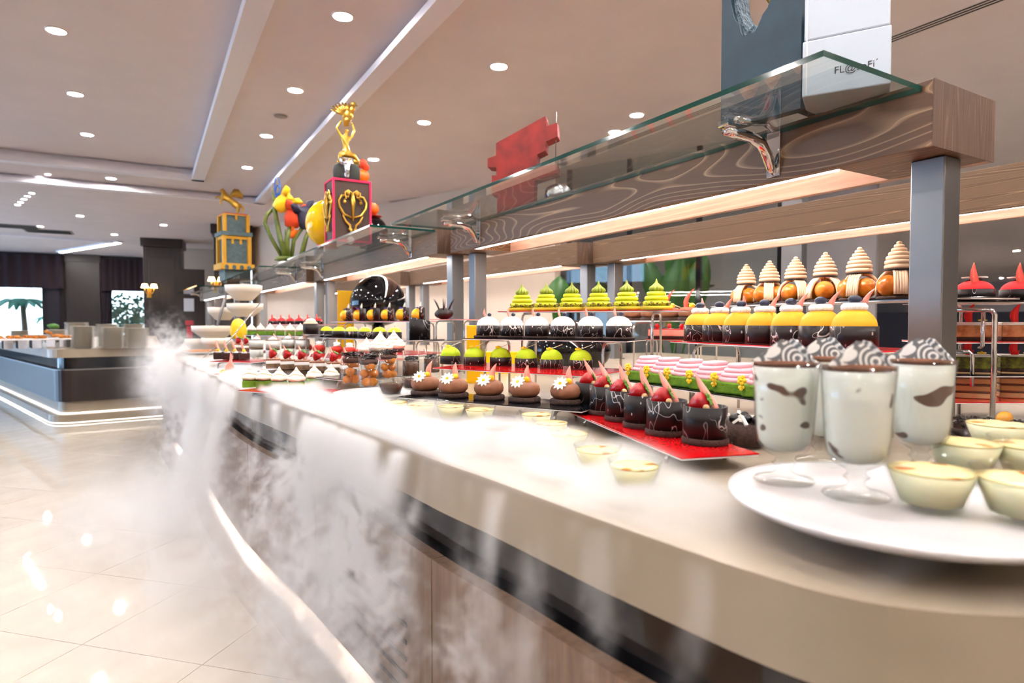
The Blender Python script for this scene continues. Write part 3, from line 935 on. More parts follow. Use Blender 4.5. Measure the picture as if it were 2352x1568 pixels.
beam_unit((1.30, 13.1), (1.08, 17.0), 'farthest bluish wooden beam behind the bowl tower', 'farthest glass shelf at the left, beside the dark column', ('thin steel post behind the upper left bowl', 'farthest thin steel post'), 'beam_fine', True, ('chrome bracket behind the bowl tower', 'farthest chrome bracket, nearest the smoke plume'), gwid=.52)
beam_unit((3.27, .75), (3.34, 4.33), 'long straight-grained beam of the back row, right of view', None, ('steel post of the back row outside the right edge', 'steel post behind the pistachio swirls, right one'), 'beam_fine', False)
beam_unit((3.22, 4.40), (3.10, 8.1), 'second straight-grained beam of the back row, above the pistachio swirls', None, ('steel post behind the pistachio swirls, left one', 'steel post behind the spiky dark cake'), 'beam_fine', False)
beam_unit((3.0, 8.2), (2.85, 12.0), 'third beam of the back row, left of the black egg', None, ('steel post of the back row, beside the yellow panel', 'distant steel post behind the meringues'), 'beam_fine', False)

# ================================================================== LEFT ISLAND (plates)
P1 = Q(118, 803, .89); PR = Q(372, 792, .89); PL = Q(-30, 792, .89)
ex = Vector((1, .03, 0)).normalized()
def island2():
    c = Vector((P1.x, P1.y))
    right = Vector((.13, P1.y + .12)); left = c + Vector((-2.2, 7.5))
    def prof(o):
        # rounded corner outline, offset o outward
        a = c + Vector((-.12, .14)); pts = []
        dl = (left - c).normalized(); dr = (right - c).normalized()
        nl = Vector((dl.y, -dl.x)); nl = nl if nl.x < 0 else -nl
        nr = Vector((dr.y, -dr.x)); nr = nr if nr.y < 0 else -nr
        pts.append(left + nl * o)
        for k in range(7):
            q = k / 6
            r_ = .25
            n_ = (nl * (1 - q) + nr * q).normalized()
            base = c + dl * r_ * (1 - q) ** 2 + dr * r_ * q ** 2
            pts.append(base + n_ * o)
        pts.append(right + nr * o)
        pts.append(Vector((.13, left.y)))
        return [(p.x, p.y) for p in pts]
    t = tag(obj('counter_slab', G().prism(prof(0), .79, .89), 'slab'), 'beige stone counter top of the far island with plate stacks', 'counter top')
    t = thing('island_base', 'dark wood base of the far plate island with glowing plinth', 'cabinet')
    obj('glass_band', G().prism(prof(-.10), .64, .79), 'black_gloss', t)
    obj('wood_skirt', G().prism(prof(-.06), .26, .64), 'mahogany', t)
    obj('steel_rail', G().prism(prof(-.05), .635, .65), 'steel', t)
    obj('stone_upstand', G().prism(prof(-.10), .11, .26), 'slab', t)
    obj('light_strip', G().prism(prof(-.085), .112, .126), 'led_dim', t)
    obj('plinth_step', G().prism(prof(.0), .0, .11), 'slab', t)
    obj('floor_reflection_strip', G().prism(prof(.004), .012, .022), 'led_dim', t)  # glowing strip standing in for the light line mirrored in the floor
island2()
plate_me = G().lathe([(0, .0), (.075, 0), (.085, .004), (.13, .014), (.135, .017), (.128, .016), (.08, .007), (0, .005)], 28).mesh('plate')
stacks = [(620 / 3.266, 858, 7.6, 23, 'front left'), (575 / 3.266, 852, 8.1, 27, 'back left'), (845 / 3.266, 852, 7.6, 22, 'front middle'), (805 / 3.266, 847, 8.2, 25, 'back middle'), (1025 / 3.266, 848, 7.7, 21, 'front right, next to the vapour'), (1000 / 3.266, 843, 8.3, 25, 'back right'),
          (145 / 3.266, 790, 9.6, 16, 'far left against the window'), (290 / 3.266, 790, 9.3, 11, 'low one behind the snacks'), (430 / 3.266, 800, 8.9, 18, 'behind the snack platter')]
for px, py, d, n, lab in stacks:
    p = QD(px, 738, d)
    for k in range(n):
        o = obj('dinner_plate', plate_me, 'plate_stack', None, (p.x + random.uniform(-.003, .003), p.y + random.uniform(-.003, .003), .891 + k * .0115))
        tag(o, 'cream dinner plate in the stack on the far island: ' + lab, 'plate', 'plates stacked on the far island, ' + lab)
p0 = QD(110, 738, 7.7)
t = thing('snack_riser', 'mirrored low riser under the snacks on the far island', 'riser', (p0.x - .05, p0.y, .891), R(12))
obj('tray', G().box(-.55, .28, -.1, .35, .10, .12, .004), 'white_plastic', t)
for k in range(6): obj('glass_block', G().box(-.52 + k * .135, -.43 + k * .135, -.08, .3, 0, .10), 'chrome', t)
for k in range(26):
    q = random.random()
    pos = Vector((p0.x - .5 + .72 * (k / 25), p0.y + random.uniform(-.04, .16), 1.013 + .02 * (k % 2)))
    h = .10 * max(0, 1 - abs((k / 25) - .72) / .2) * random.random()
    o = obj('snack_piece', G().ball(.032, sq=(1, 1, .6), seg=8, rings=5), 'snack', None, pos + Vector((0, 0, h)))
    tag(o, 'small golden snack on the far island platter', 'snack', 'golden snacks on the far island')
o = obj('herb_garnish', G().ball(.06, sq=(1, 1, .6), seg=8, rings=6, mod=lambda a, t_, z: 1 + .35 * math.sin(5 * a + 7 * t_)), 'basil', None, (p0.x + .05, p0.y + .06, 1.16))
tag(o, 'green herb garnish on top of the far island snacks', 'garnish')

# ================================================================== CAKE PARTS
def fin_g(h, w_, lean=.35, twist=0, tip=.4, th=.0018, loc=(0, 0, 0), rz=0):
    pts, ws = [], []
    for i in range(9):
        q = i / 8
        pts.append((lean * h * (q ** 1.6) - .12 * h * math.sin(q * 3.1), 0, h * q))
        ws.append(max(.0006, w_ * (math.sin(math.pi * (.22 + .78 * q)) ** .85)))
    return G().blade(pts, ws, th, (.93, .36, 0), T3(*loc) @ RZ(rz))
def daisy_g(r, mx):
    g = G()
    n = 40
    poly = []
    for k in range(n):
        a = 2 * math.pi * k / n
        rr = r * (.80 + .2 * math.cos(10 * a))
        poly.append((rr * math.cos(a), rr * math.sin(a)))
    return g.prism(poly, 0, .003, mx)
def flower_g(r, mx, petals=5):
    g = G()
    for k in range(petals):
        g.ball(r * .5, (r * .55 * math.cos(6.283 * k / petals), r * .55 * math.sin(6.283 * k / petals), 0), (1, 1, .45), 8, 5, mx)
    g.ball(r * .3, (0, 0, r * .2), (1, 1, 1), 8, 5, mx)
    return g
def straw_parts(r, loc, tilt=(0, 0)):
    mx = T3(*loc) @ RX(tilt[0]) @ RY(tilt[1])
    prof = [(0, -1.25), (.3, -1.12), (.62, -.7), (.88, -.2), (1, .25), (.9, .62), (.55, .85), (0, .9)]
    g = G().lathe([(a * r, b * r) for a, b in prof], 16, None, mx)
    lf = G()
    for k in range(7):
        a = 6.283 * k / 7
        lf.blade([(0, 0, r * .86), (r * .45 * math.cos(a), r * .45 * math.sin(a), r * 1.08), (r * .85 * math.cos(a), r * .85 * math.sin(a), r * 1.12)], [r * .2, r * .38, r * .05], .001, (-math.sin(a), math.cos(a), 0), mx)
    return part('strawberry', g, 'straw', [('leaves', lf, 'leafg')])
def collar_g(r, h, z=0, th=.003, seg=40):
    return G().shell([(r - th, z), (r, z), (r, z + h), (r - th, z + h), (r - th, z)], seg)
def dome_prof(r, z0, h, n=10, e=1.0):
    return [(r * math.cos(math.pi / 2 * i / n) ** e, z0 + h * math.sin(math.pi / 2 * i / n)) for i in range(n)] + [(0, z0 + h)]
def swirl_prof(layers, top=None):
    # stacked piped rings: list of (radius, ring height)
    out = []; z = 0
    for r, h in layers:
        for i in range(6):
            a = -math.pi / 2 + math.pi * i / 5
            out.append((r - h * .5 + h * .5 * math.cos(a), z + h / 2 + h / 2 * math.sin(a)))
        z += h * .92
    out.append((0, z + .002))
    return out

PR = {}
def var_mousse(sd):
    rnd = random.Random(sd)
    body = [(.020, 0), (.040, .002), (.049, .012), (.0515, .024), (.048, .038), (.038, .047), (.024, .050), (.010, .047), (0, .045)]
    m = T3(-.020, -.030, .068) @ RX(48) @ RY(-16)
    return [
        part('crumb_disc', G().lathe([(.053, 0), (.055, .004), (.054, .013), (.05, .016), (0, .016)], 36, lambda a, t_, z: 1 + .02 * math.sin(9 * a + sd)), 'crumb'),
        part('mousse_ring', G().lathe([(r, z + .016) for r, z in body], 48, lambda a, t_, z: 1 + .05 * math.sin(22 * a + sd), None, True, 1.1), 'mousse'),
        part('daisy', daisy_g(.027, m), 'white_choc', [('daisy_centre', G().ball(.006, (0, 0, .003), (1, 1, .6), 10, 6, m), 'yolk')]),
        part('sugar_ball', G().ball(.0105, (.008, -.008, .074)), 'yolk'),
        part('pink_feather', fin_g(.062, .022, rnd.uniform(-.15, .2), loc=(.016, .004, .062)), 'pink'),
    ]
def var_cyl(sd):
    rnd = random.Random(sd)
    ln = rnd.uniform(-.65, -.3)
    return [
        part('crumb_disc', G().lathe([(.053, 0), (.055, .004), (.054, .012), (.051, .015), (0, .015)], 36), 'crumb'),
        part('chocolate_collar', collar_g(.051, .076, .012), 'choc_drizzle2'),
        part('filling', G().lathe([(.047, .016), (.047, .078), (0, .080)], 28), 'choc'),
        straw_parts(.0235, (-.012, -.008, .096), (18, 62)),
        part('pink_fin', fin_g(.088, .021, ln, loc=(.026, .0, .078)), 'pink'),
        part('hazelnut', G().ball(.008, (.006, -.030, .087)), 'nutty'),
    ]
PR['lime'] = [
    part('crumb_disc', G().lathe([(.046, 0), (.047, .003), (0, .003)], 32), 'crumb'),
    part('chocolate_collar', collar_g(.0465, .034, .002), 'choc_drizzle'),
    part('dome', G().lathe([(.043, .006), (.0435, .034)] + dome_prof(.0435, .036, .040, 9), 40), 'lime'),
    part('yellow_flower', flower_g(.0135, T3(-.010, -.008, .078) @ RX(15)), 'yolk'),
    part('white_stick', G().box(-.003, .040, -.005, .005, -.0012, .0012, 0, T3(.006, 0, .080) @ RY(-22)), 'white_choc'),
]
PR['applelime'] = [
    part('crumb_disc', G().lathe([(.046, 0), (.047, .003), (0, .003)], 32), 'crumb'),
    part('chocolate_collar', collar_g(.0465, .042, .002), 'choc_drizzle'),
    part('dome', G().lathe([(.043, .006), (.0435, .038)] + dome_prof(.0435, .040, .034, 8) [:-1] + [(.006, .073), (0, .068)], 32), 'limey'),
    part('stalk', G().tube([(0, 0, .068), (.003, 0, .082)], .002, 6), 'stem'),
]
def bumpy(a, t_, z): return 1 + .05 * math.sin(14 * a) * math.sin(t_ * 19)
PR['white'] = [
    part('crumb_disc', G().lathe([(.055, 0), (.057, .004), (.054, .008), (0, .008)], 36, lambda a, t_, z: 1 + .015 * math.sin(8 * a)), 'crumb'),
    part('chocolate_collar', collar_g(.0465, .040, .007), 'choc_drizzle'),
    part('cream_dome', G().lathe([(.043, .012), (.044, .044)] + dome_prof(.0445, .046, .036, 14), 56, bumpy), 'cream'),
    part('blueberry', G().ball(.0085, (.006, -.006, .089), (1, 1, .85)), 'blueberry'),
    part('pink_fin', fin_g(.034, .010, -.1, loc=(-.010, .004, .080)), 'pink'),
]
def nuts_g(r, n, sd, z):
    rnd = random.Random(sd)
    g = G()
    for k in range(n):
        a = rnd.random() * 6.283; rr = r * rnd.uniform(.84, 1.06)
        m = T3(rr * math.cos(a), rr * math.sin(a), z + rnd.uniform(0, .014)) @ RZ(rnd.random() * 360) @ RX(rnd.uniform(0, 360))
        g.lathe([(.0052, -.0009), (.0052, .0009)], 7, None, m, False)
    return g
PR['pistachio'] = [
    part('tart_shell', G().lathe([(.060, 0), (.062, .004), (.061, .014), (.055, .015), (0, .015)], 36), 'pist_tart'),
    part('nut_ring', nuts_g(.050, 95, 3, .016), 'pist_nut'),
    part('cream_swirl', G().lathe([(r, z + .015) for r, z in swirl_prof([(.050, .021), (.045, .020), (.037, .018)])], 40, None, T3(0, 0, 0)), 'pist_cream'),
    part('piped_kiss', G().lathe([(.010, .070), (.022, .073), (.0265, .080), (.024, .088), (.014, .096), (.006, .105), (.002, .118), (0, .120)], 60, lambda a, t_, z: 1 + .16 * math.sin(12 * a) * (1 - t_)), 'pist_dark'),
]
def ruffle_g(L_, W_, H_):
    g = G()
    for k in range(4):
        q = k / 3
        ww = W_ * (1 - .5 * q ** 1.5); ll = L_ * (1 - .25 * q)
        zz = H_ * q * .8
        prof = []
        n = 36
        vs, fs = [], []
        for j, (s_, z) in enumerate(((.94, 0), (1.0, H_ * .1), (.98, H_ * .2), (.86, H_ * .28))):
            for i in range(n):
                a = 6.283 * i / n
                e = .6
                cx_ = math.copysign(abs(math.cos(a)) ** e, math.cos(a)); sy_ = math.copysign(abs(math.sin(a)) ** e, math.sin(a))
                vs.append((cx_ * ww / 2 * s_, sy_ * ll / 2 * s_, zz + z))
        for j in range(3):
            for i in range(n):
                fs.append((j * n + i, j * n + (i + 1) % n, (j + 1) * n + (i + 1) % n, (j + 1) * n + i))
        fs.append([3 * n + i for i in range(n)])
        g.add(vs, fs, True)
    return g
rg = G(); _r = ruffle_g(.118, .104, .050); rg.add(_r.v, _r.f, True, T3(0, 0, .033))
PR['pinkslice'] = [
    part('green_sponge', G().box(-.052, .052, -.062, .062, 0, .034, .005), 'greencake'),
    part('pink_ruffle', rg, 'pinkcream'),
    part('yellow_flower', flower_g(.015, T3(-.044, -.068, .046) @ RX(80), 5).add(*(lambda g_: (g_.v, g_.f))(flower_g(.010, T3(-.046, -.066, .026) @ RX(80), 4))), 'yolk'),
]
def var_orange(sd):
    ln = (-.5, .5, -.4, .45, .5, .55, .5)[sd % 7]
    return [
        part('crumb_disc', G().lathe([(.052, 0), (.053, .003), (0, .003)], 32), 'crumb'),
        part('chocolate_collar', collar_g(.0525, .052, .002), 'choc_drizzle'),
        part('dome', G().lathe([(.049, .006), (.0495, .050)] + dome_prof(.0495, .052, .046, 9), 40), 'orange'),
        part('cream_rosette', G().lathe([(.020, .090), (.027, .094), (.0275, .102), (.022, .109), (0, .111)], 60, lambda a, t_, z: 1 + .08 * math.sin(15 * a)), 'cream'),
        part('blueberry', G().ball(.012, (0, -.003, .118), (1.25, 1, .85)), 'blueberry'),
        part('pink_fin', fin_g(.062, .016, ln * .6, loc=(.024, .006, .082)), 'pink'),
    ]
def tower(sd):
    balls = [G().ball(.035, (.036 * math.cos(R(a)), .036 * math.sin(R(a)), .044), (1, 1, 1.05), 20, 12) for a in (-62 + sd * 31, 58 + sd * 31, 178 + sd * 31)]
    rib = []
    for a in (-2 + sd * 31, 118 + sd * 31, 238 + sd * 31):
        g = G()
        for k in (-2, -1, 0, 1, 2):
            pts = []
            for i in range(8):
                q = i / 7
                rr = .012 + .052 * math.sin(q * math.pi / 2); zz = .014 + .082 * math.cos(q * math.pi / 2) ** .8
                pts.append((rr, k * .0075, zz))
            g.tube(pts, .0055, 7, RZ(a))
        rib.append(g)
    lay = [(.044, .017), (.043, .016), (.039, .015), (.032, .015), (.024, .014), (.016, .013), (.009, .011)]
    return [part('crumb_disc', G().lathe([(.064, 0), (.066, .004), (.063, .009), (0, .009)], 36), 'crumb')] + \
        [part('choux_ball', b, 'choux') for b in balls] + [part('cream_ribbon', g, 'latte') for g in rib] + [
        part('chocolate_disc', G().lathe([(.043, .097), (.043, .100), (0, .100)], 28), 'choc'),
        part('cream_cone', G().lathe([(r, z + .100) for r, z in swirl_prof(lay)], 32, lambda a, t_, z: 1 + .02 * math.sin(3 * a)), 'latte')]
PR['meringue'] = [
    part('green_base', G().box(-.028, .028, -.028, .028, 0, .026, .002), 'greencake'),
    part('toasted_swirl', G().lathe([(r, z + .026) for r, z in [(.016, 0), (.030, .004), (.033, .012), (.030, .019), (.027, .021), (.025, .027), (.018, .032), (.013, .038), (.006, .046), (.002, .055), (0, .057)]], 28, lambda a, t_, z: 1 + .03 * math.sin(3 * a + 8 * t_)), 'meringue'),
]
PR['meringue_big'] = [
    part('tart_base', G().lathe([(.055, 0), (.058, .012), (0, .012)], 24), 'crumb'),
    part('toasted_swirl', G().lathe([(r * 1.9, z * 1.9 + .010) for r, z in [(.016, 0), (.030, .004), (.033, .012), (.030, .019), (.027, .021), (.025, .027), (.018, .032), (.013, .038), (.006, .046), (.002, .055), (0, .057)]], 32, lambda a, t_, z: 1 + .05 * math.sin(3 * a + 8 * t_)), 'meringue'),
]
PR['strawslice'] = [
    part('chocolate_sponge', G().box(-.036, .036, -.045, .045, 0, .026, .002), 'biscuit'),
    part('cream_layer', G().box(-.0365, .0365, -.0455, .0455, .026, .042, .002), 'cream'),
    part('pink_layer', G().box(-.036, .036, -.045, .045, .042, .050, .002), 'mousse'),
    straw_parts(.022, (-.004, -.012, .076), (14, 28)),
    part('pink_fin', fin_g(.075, .016, -.45, loc=(.014, .006, .050)), 'pink'),
    part('white_stick', G().box(-.003, .003, -.001, .001, 0, .055, 0, T3(.022, -.01, .048) @ RY(28)), 'white_choc'),
]
PR['redchoux'] = [
    part('craquelin_bun', G().ball(.042, (0, 0, .026), (1, 1, .68), 24, 12, None, lambda a, t_, z: 1 + .02 * math.sin(7 * a + 11 * t_)), 'redcrackle'),
    part('cream_blob', G().ball(.022, (0, 0, .050), (1, 1, .7), 16, 8, None, lambda a, t_, z: 1 + .08 * math.sin(8 * a)), 'cream'),
    part('daisy', daisy_g(.024, T3(0, -.008, .066) @ RX(25)), 'white_choc'),
]
def panel_g(r, h, z=0, a0=-75, a1=75):
    vs, fs = [], []
    n = 12
    for i in range(n + 1):
        a = R(a0 + (a1 - a0) * i / n)
        hh = h * (1 - .22 * i / n)
        for rr in (r, r + .002):
            vs += [(rr * math.cos(a), rr * math.sin(a), z), (rr * math.cos(a), rr * math.sin(a), z + hh)]
    for i in range(n):
        b = i * 4
        fs += [(b, b + 1, b + 5, b + 4), (b + 2, b + 6, b + 7, b + 3), (b + 1, b + 3, b + 7, b + 5), (b, b + 4, b + 6, b + 2)]
    fs += [(0, 2, 3, 1), (4 * n, 4 * n + 1, 4 * n + 3, 4 * n + 2)]
    return G().add(vs, fs, True)
PR['sphere'] = [
    part('crumb_disc', G().lathe([(.048, 0), (.048, .004), (0, .004)], 28), 'crumb'),
    part('glazed_sphere', G().ball(.040, (-.008, 0, .042), (1, 1, .97), 24, 14), 'apricot'),
    part('chocolate_panel', panel_g(.038, .090, .004, -95, 60), 'choc_drizzle'),
    part('violet_petals', flower_g(.014, T3(-.012, -.012, .084), 5), 'violet'),
    part('white_spike', G().blade([(.006, 0, .080), (.010, 0, .105), (.014, 0, .125)], [.018, .012, .001], .002, (1, 0, 0)), 'white_choc'),
]
PR['reddome'] = [
    part('crumb_disc', G().lathe([(.055, 0), (.055, .004), (0, .004)], 32), 'crumb'),
    part('chocolate_collar', collar_g(.053, .036, .003), 'choc_drizzle2'),
    part('dome', G().lathe([(.049, .006), (.050, .034)] + dome_prof(.050, .036, .032, 8), 36), 'redvelvet'),
    part('chocolate_disc', G().lathe([(.020, .066), (.021, .072), (0, .074)], 20), 'choc'),
    part('wafer', daisy_g(.034, T3(0, 0, .075)), 'white_choc'),
    part('red_fin', fin_g(.10, .026, -.2, loc=(.012, -.030, .02)), 'coral'),
]
def block(layers, deco=True):
    out = []; z = 0
    for nm, mt, h in layers:
        out.append(part(nm, G().box(-.052, .052, -.045, .045, z, z + h, .003), mt)); z += h
    if deco:
        out.append(part('red_fin', fin_g(.06, .024, .2, loc=(-.012, -.01, z - .002)), 'redvelvet'))
        out.append(part('yellow_flower', flower_g(.012, T3(.020, -.012, z + .006)), 'yolk'))
    return out
PR['appleblock'] = block([('crumb_layer', 'crumb', .010), ('apple_layer', 'apple', .036), ('cream_layer', 'cream', .010)])
PR['pistblock'] = block([('crumb_layer', 'crumb', .012), ('pistachio_layer', 'pistblock', .036), ('cream_layer', 'cream', .006)])
PR['opera'] = block([('sponge_layer', 'opera_light', .016), ('ganache_layer', 'opera_dark', .006)] * 4, True)
PR['chocbar'] = [
    part('flaked_bar', G().box(-.030, .030, -.05, .05, 0, .045, .006), 'chocflake') if 'chocflake' in M else part('flaked_bar', G().box(-.030, .030, -.05, .05, 0, .045, .006), 'crumb'),
    part('shavings', nuts_g(.030, 60, 5, .030), 'choc'),
    part('cream_top', G().ball(.018, (0, -.015, .048), (1, 1, .6), 12, 6), 'cream'),
    part('sugar_ball', G().ball(.011, (-.004, -.022, .060)), 'yolk'),
    part('pink_fin', fin_g(.085, .016, -.25, loc=(.006, 0, .05)), 'pink'),
]
PR['cupcake'] = [
    part('chocolate_cup', G().lathe([(.040, 0), (.043, .055), (.040, .055), (.039, .05), (0, .05)], 28), 'choc'),
    part('cream_crown', G().ball(.040, (0, 0, .052), (1, 1, .55), 20, 8, None, lambda a, t_, z: 1 + .06 * math.sin(9 * a)), 'latte'),
    part('sugar_flakes', G().ball(.024, (0, 0, .072), (1, 1, .5), 14, 6, None, lambda a, t_, z: 1 + .18 * math.sin(7 * a + 9 * t_)), 'cream'),
]

def row(n, name, cat, mk, base, tail, p0, p1, group, s=1, jit=0, rz0=0):
    p0, p1 = Vector(p0), Vector(p1)
    for i in range(n):
        q = i / (n - 1) if n > 1 else 0
        p = p0 + (p1 - p0) * q
        place(mk(i) if callable(mk) else mk, name, base + ', ' + nth(i, n) + ' ' + tail, cat, p, face(p) + R(random.uniform(-8, 8)) + rz0, group, s)
def pts_row(pts, name, cat, mk, base, tail, group, s=1):
    n = len(pts)
    for i, p in enumerate(pts):
        place(mk(i) if callable(mk) else mk, name, base + ', ' + nth(i, n) + ' ' + tail, cat, p, face(p) + R(random.uniform(-7, 7)), group, s)

# ------------------------------------------------------------------ trays on chrome stands
def tray(p0, p1, depth, z, mt, label, legs=True, base_z=ZT, th=.007, over=(0, 0)):
    p0 = Vector((p0[0], p0[1], 0)); p1 = Vector((p1[0], p1[1], 0))
    d = (p1 - p0).normalized()
    p0 = p0 - d * over[0]; p1 = p1 + d * over[1]
    L = (p1 - p0).length
    n = Vector((-d.y, d.x, 0))
    if n.dot(p0) < 0: n = -n
    rz = math.atan2(d.y, d.x)
    flip = 1 if Vector((-math.sin(rz), math.cos(rz), 0)).dot(n) > 0 else -1
    t = thing('serving_tray', label, 'tray', (p0.x, p0.y, z), rz)
    y0, y1 = (0, depth) if flip > 0 else (-depth, 0)
    obj('top_sheet', G().box(0, L, y0, y1, -th * .55, -.0006, .001), mt, t)
    obj('white_base', G().box(.001, L - .001, y0 + .001, y1 - .001, -th, -th * .55), 'white_plastic', t)
    if legs:
        zz = base_z - z
        for x in (L * .14, L * .86):
            ya, yb = y0 + .02, y1 - .02
            r_ = min(.03, -zz * .3)
            g = G().tube([(x, ya, zz + .001), (x, ya, -th - .006 - r_), (x, ya + r_ * .3, -th - .006 - r_ * .3), (x, ya + r_, -th - .006), (x, yb - r_, -th - .006), (x, yb - r_ * .3, -th - .006 - r_ * .3), (x, yb, -th - .006 - r_), (x, yb, zz + .001)], .0055, 8)
            obj('chrome_leg', g, 'chrome', t)
    return t
def dline(pxa, da, pxb, db, z):
    a = QD(pxa, 738, da); b = QD(pxb, 738, db)
    return (a.x, a.y, z), (b.x, b.y, z)

# left group of the nearest section
zA, zB_, zC_, zD = .950, 1.034, 1.149, 1.270
tray((.772, 2.136), (1.126, 1.511), .20, zA, 'blacktray', 'black tray under the brown mousse cakes')
pts_row([Q(x, y, zA) for x, y in ((977, 905), (1041, 911), (1123, 916), (1205, 921), (1301, 926))], 'mousse_cake', 'cake', lambda i: var_mousse(i), 'brown swirled mousse cake with a daisy', 'on black tray', 'mousse cakes on the front black tray')
tray((.99, 2.34), (1.312, 1.702), .36, zB_, 'red', 'red tray under the six lime-green domes with yellow flowers')
pts_row([Q(x, y, zB_) for x, y in ((1035, 835), (1089.5, 838), (1150, 839), (1208.5, 842), (1267, 845), (1334, 847))], 'lime_dome_cake', 'cake', PR['lime'], 'lime dome cake with yellow flower', 'on red tray', 'lime dome cakes with flowers')
tray(*dline(1061, 2.66, 1441, 2.32, 0), .26, zC_, 'blacktray', 'black tray under the six white-domed cakes', True, ZT)
row(6, 'white_dome_cake', 'cake', PR['white'], 'white dome cake with blueberry', 'in its row', *dline(1121, 2.77, 1422, 2.46, zC_), 'white dome cakes', 1.13)
a, b = dline(1143, 3.0, 1562, 2.62, zD)
tray(a, b, .20, zD, 'red', 'high red tray under the pistachio swirl tarts')
row(6, 'pistachio_tart', 'cake', PR['pistachio'], 'pistachio tart with yellow-green swirl', 'on high tray', *dline(1199, 3.08, 1507, 2.72, zD), 'pistachio swirl tarts', 1.14)
# right group of the nearest section
tray((1.166, 1.639), (.968, .948), .19, .932, 'red', 'low red tray under the black cylinders with strawberries', over=(0, 0))
pts_row([Q(x, y, .932) for x, y in ((1357, 938), (1392, 950), (1431, 964), (1476, 979), (1531, 996), (1619, 1016))], 'strawberry_cylinder_cake', 'cake', lambda i: var_cyl(i + 3), 'black chocolate cylinder with strawberry', 'on red tray', 'chocolate cylinders with strawberries')
tray((1.462, 1.721), (1.385, .97), .24, 1.011, 'blacktray', 'black tray under the pink ruffled slices')
for i in range(7):
    q = .05 + i * .108
    p = Vector((1.462, 1.721, 1.011)) + Vector((-.102, -.995, 0)) * q + Vector((.995, -.102, 0)) * .085
    place(PR['pinkslice'], 'pink_ruffle_slice', 'green sponge slice with pink ruffled cream, ' + nth(i, 7) + ' on the black tray', 'cake', p, math.atan2(-.102, -.995) * 0 + R(-84 + 0), 'pink ruffle slices')
a, b = dline(1560, 2.3, 1990, 1.55, 1.147)
tray(a, b, .24, 1.147, 'red', 'red tray under the orange domes', over=(.06, .02))
row(7, 'orange_dome_cake', 'cake', lambda i: var_orange(i), 'orange dome cake with cream and blueberry', 'in its row', *dline(1608, 2.33, 1962, 1.67, 1.147), 'orange dome cakes', 1.12)
a, b = dline(1650, 3.0, 2120, 2.06, 1.298)
tray(a, b, .24, 1.298, 'blacktray', 'highest dark tray under the coffee-cream choux towers', over=(.06, .15))
row(6, 'choux_tower', 'cake', lambda i: tower(i), 'choux tower with coffee-cream cone', 'in its row', *dline(1713, 3.02, 2062, 2.16, 1.298), 'choux towers', 1.03)
# cake behind the strawberry cylinders
p = Q(1695, 985, .90)
pc = QD(1700, 738, 1.62)
t = thing('fruit_cake', 'dark cake topped with white chips and berries behind the cylinders', 'cake', (pc.x, pc.y, .905), face(pc))
obj('sponge', G().lathe([(.07, 0), (.07, .05), (0, .05)], 28), 'crumb', t)
for k in range(14):
    a_ = random.random() * 6.28; rr = random.uniform(.01, .055)
    obj('berry' if k % 2 else 'white_chip', G().ball(.012, seg=8, rings=6) if k % 2 else G().box(-.016, .016, -.004, .004, -.003, .003, 0, RZ(random.random() * 180) @ RY(random.uniform(-40, 40))), 'blackball' if k % 2 else 'white_choc', t, (rr * math.cos(a_), rr * math.sin(a_), .062))

# ------------------------------------------------------------------ foreground plate with glasses
PC = Vector((.975, .515, .935)); PRR = .24
t = thing('round_plate', 'large round white plate at the right, in front', 'plate', (PC.x, PC.y, ZT))
obj('plate_body', G().lathe([(0, .028), (.12, .028), (PRR - .02, .040), (PRR, .052), (PRR, .058), (PRR - .012, .057), (PRR - .03, .050), (0, .046)], 72), 'china', t)
obj('stand_foot', G().lathe([(.10, 0), (.10, .028), (.06, .028), (.06, 0)], 32), 'blackball', t)
ZP = ZT + .0515
cup_out = [(0, 0), (.046, .0), (.049, .003), (.046, .007), (.020, .013), (.012, .020), (.013, .026), (.019, .031), (.013, .037), (.015, .043), (.034, .053), (.0435, .068), (.0465, .09), (.0500, .15), (.0535, .205)]
cup_in = [(.0515, .205), (.048, .15), (.0445, .09), (.0412, .070), (.031, .058), (.012, .052), (0, .051)]
gl_me = G().shell(cup_out + cup_in, 40).mesh('glass_bowl')
fill_me = G().lathe([(0, .0515), (.0115, .0525), (.0305, .0586), (.0406, .0706), (.0440, .0905), (.0475, .15), (.0505, .197), (0, .197)], 40).mesh('cream_fill')
coc_me = G().lathe([(.0505, .1972), (.0508, .2035), (.03, .207), (0, .207)], 40).mesh('cocoa_top')
def tri_plate(m):
    return G().prism([(-.046, 0), (.044, 0), (.010, .036), (.0, .038)], -.0012, .0012, m @ RX(90))
tri1 = tri_plate(T3(-.004, -.018, .205) @ RZ(12) @ RX(-8)).mesh('chocolate_triangle')
tri2 = tri_plate(T3(.010, .012, .205) @ RZ(-25) @ RX(6)).mesh('chocolate_triangle')
GL = [(1800, 1105, 'leftmost of the front group'), (1966, 1140, 'front and central'), (1888, 1062, 'half hidden between two others'), (2112, 1085, 'right, before the steel post')]
for x, y, lab in GL:
    p = Q(x, y, ZP)
    t = thing('footed_dessert_glass', 'tall footed glass of white cream with cocoa, ' + lab, 'dessert glass', p, face(p) + R(random.uniform(-20, 20)), 'tall cream glasses')
    obj('glass_bowl', gl_me, 'glass_thick', t)
    f = obj('cream_fill', fill_me, 'cream_pocket', t)
    obj('cocoa_top', coc_me, 'cocoa', t)
    obj('chocolate_triangle', tri1, 'swirl_choc', t)
    obj('chocolate_triangle', tri2, 'swirl_choc', t)
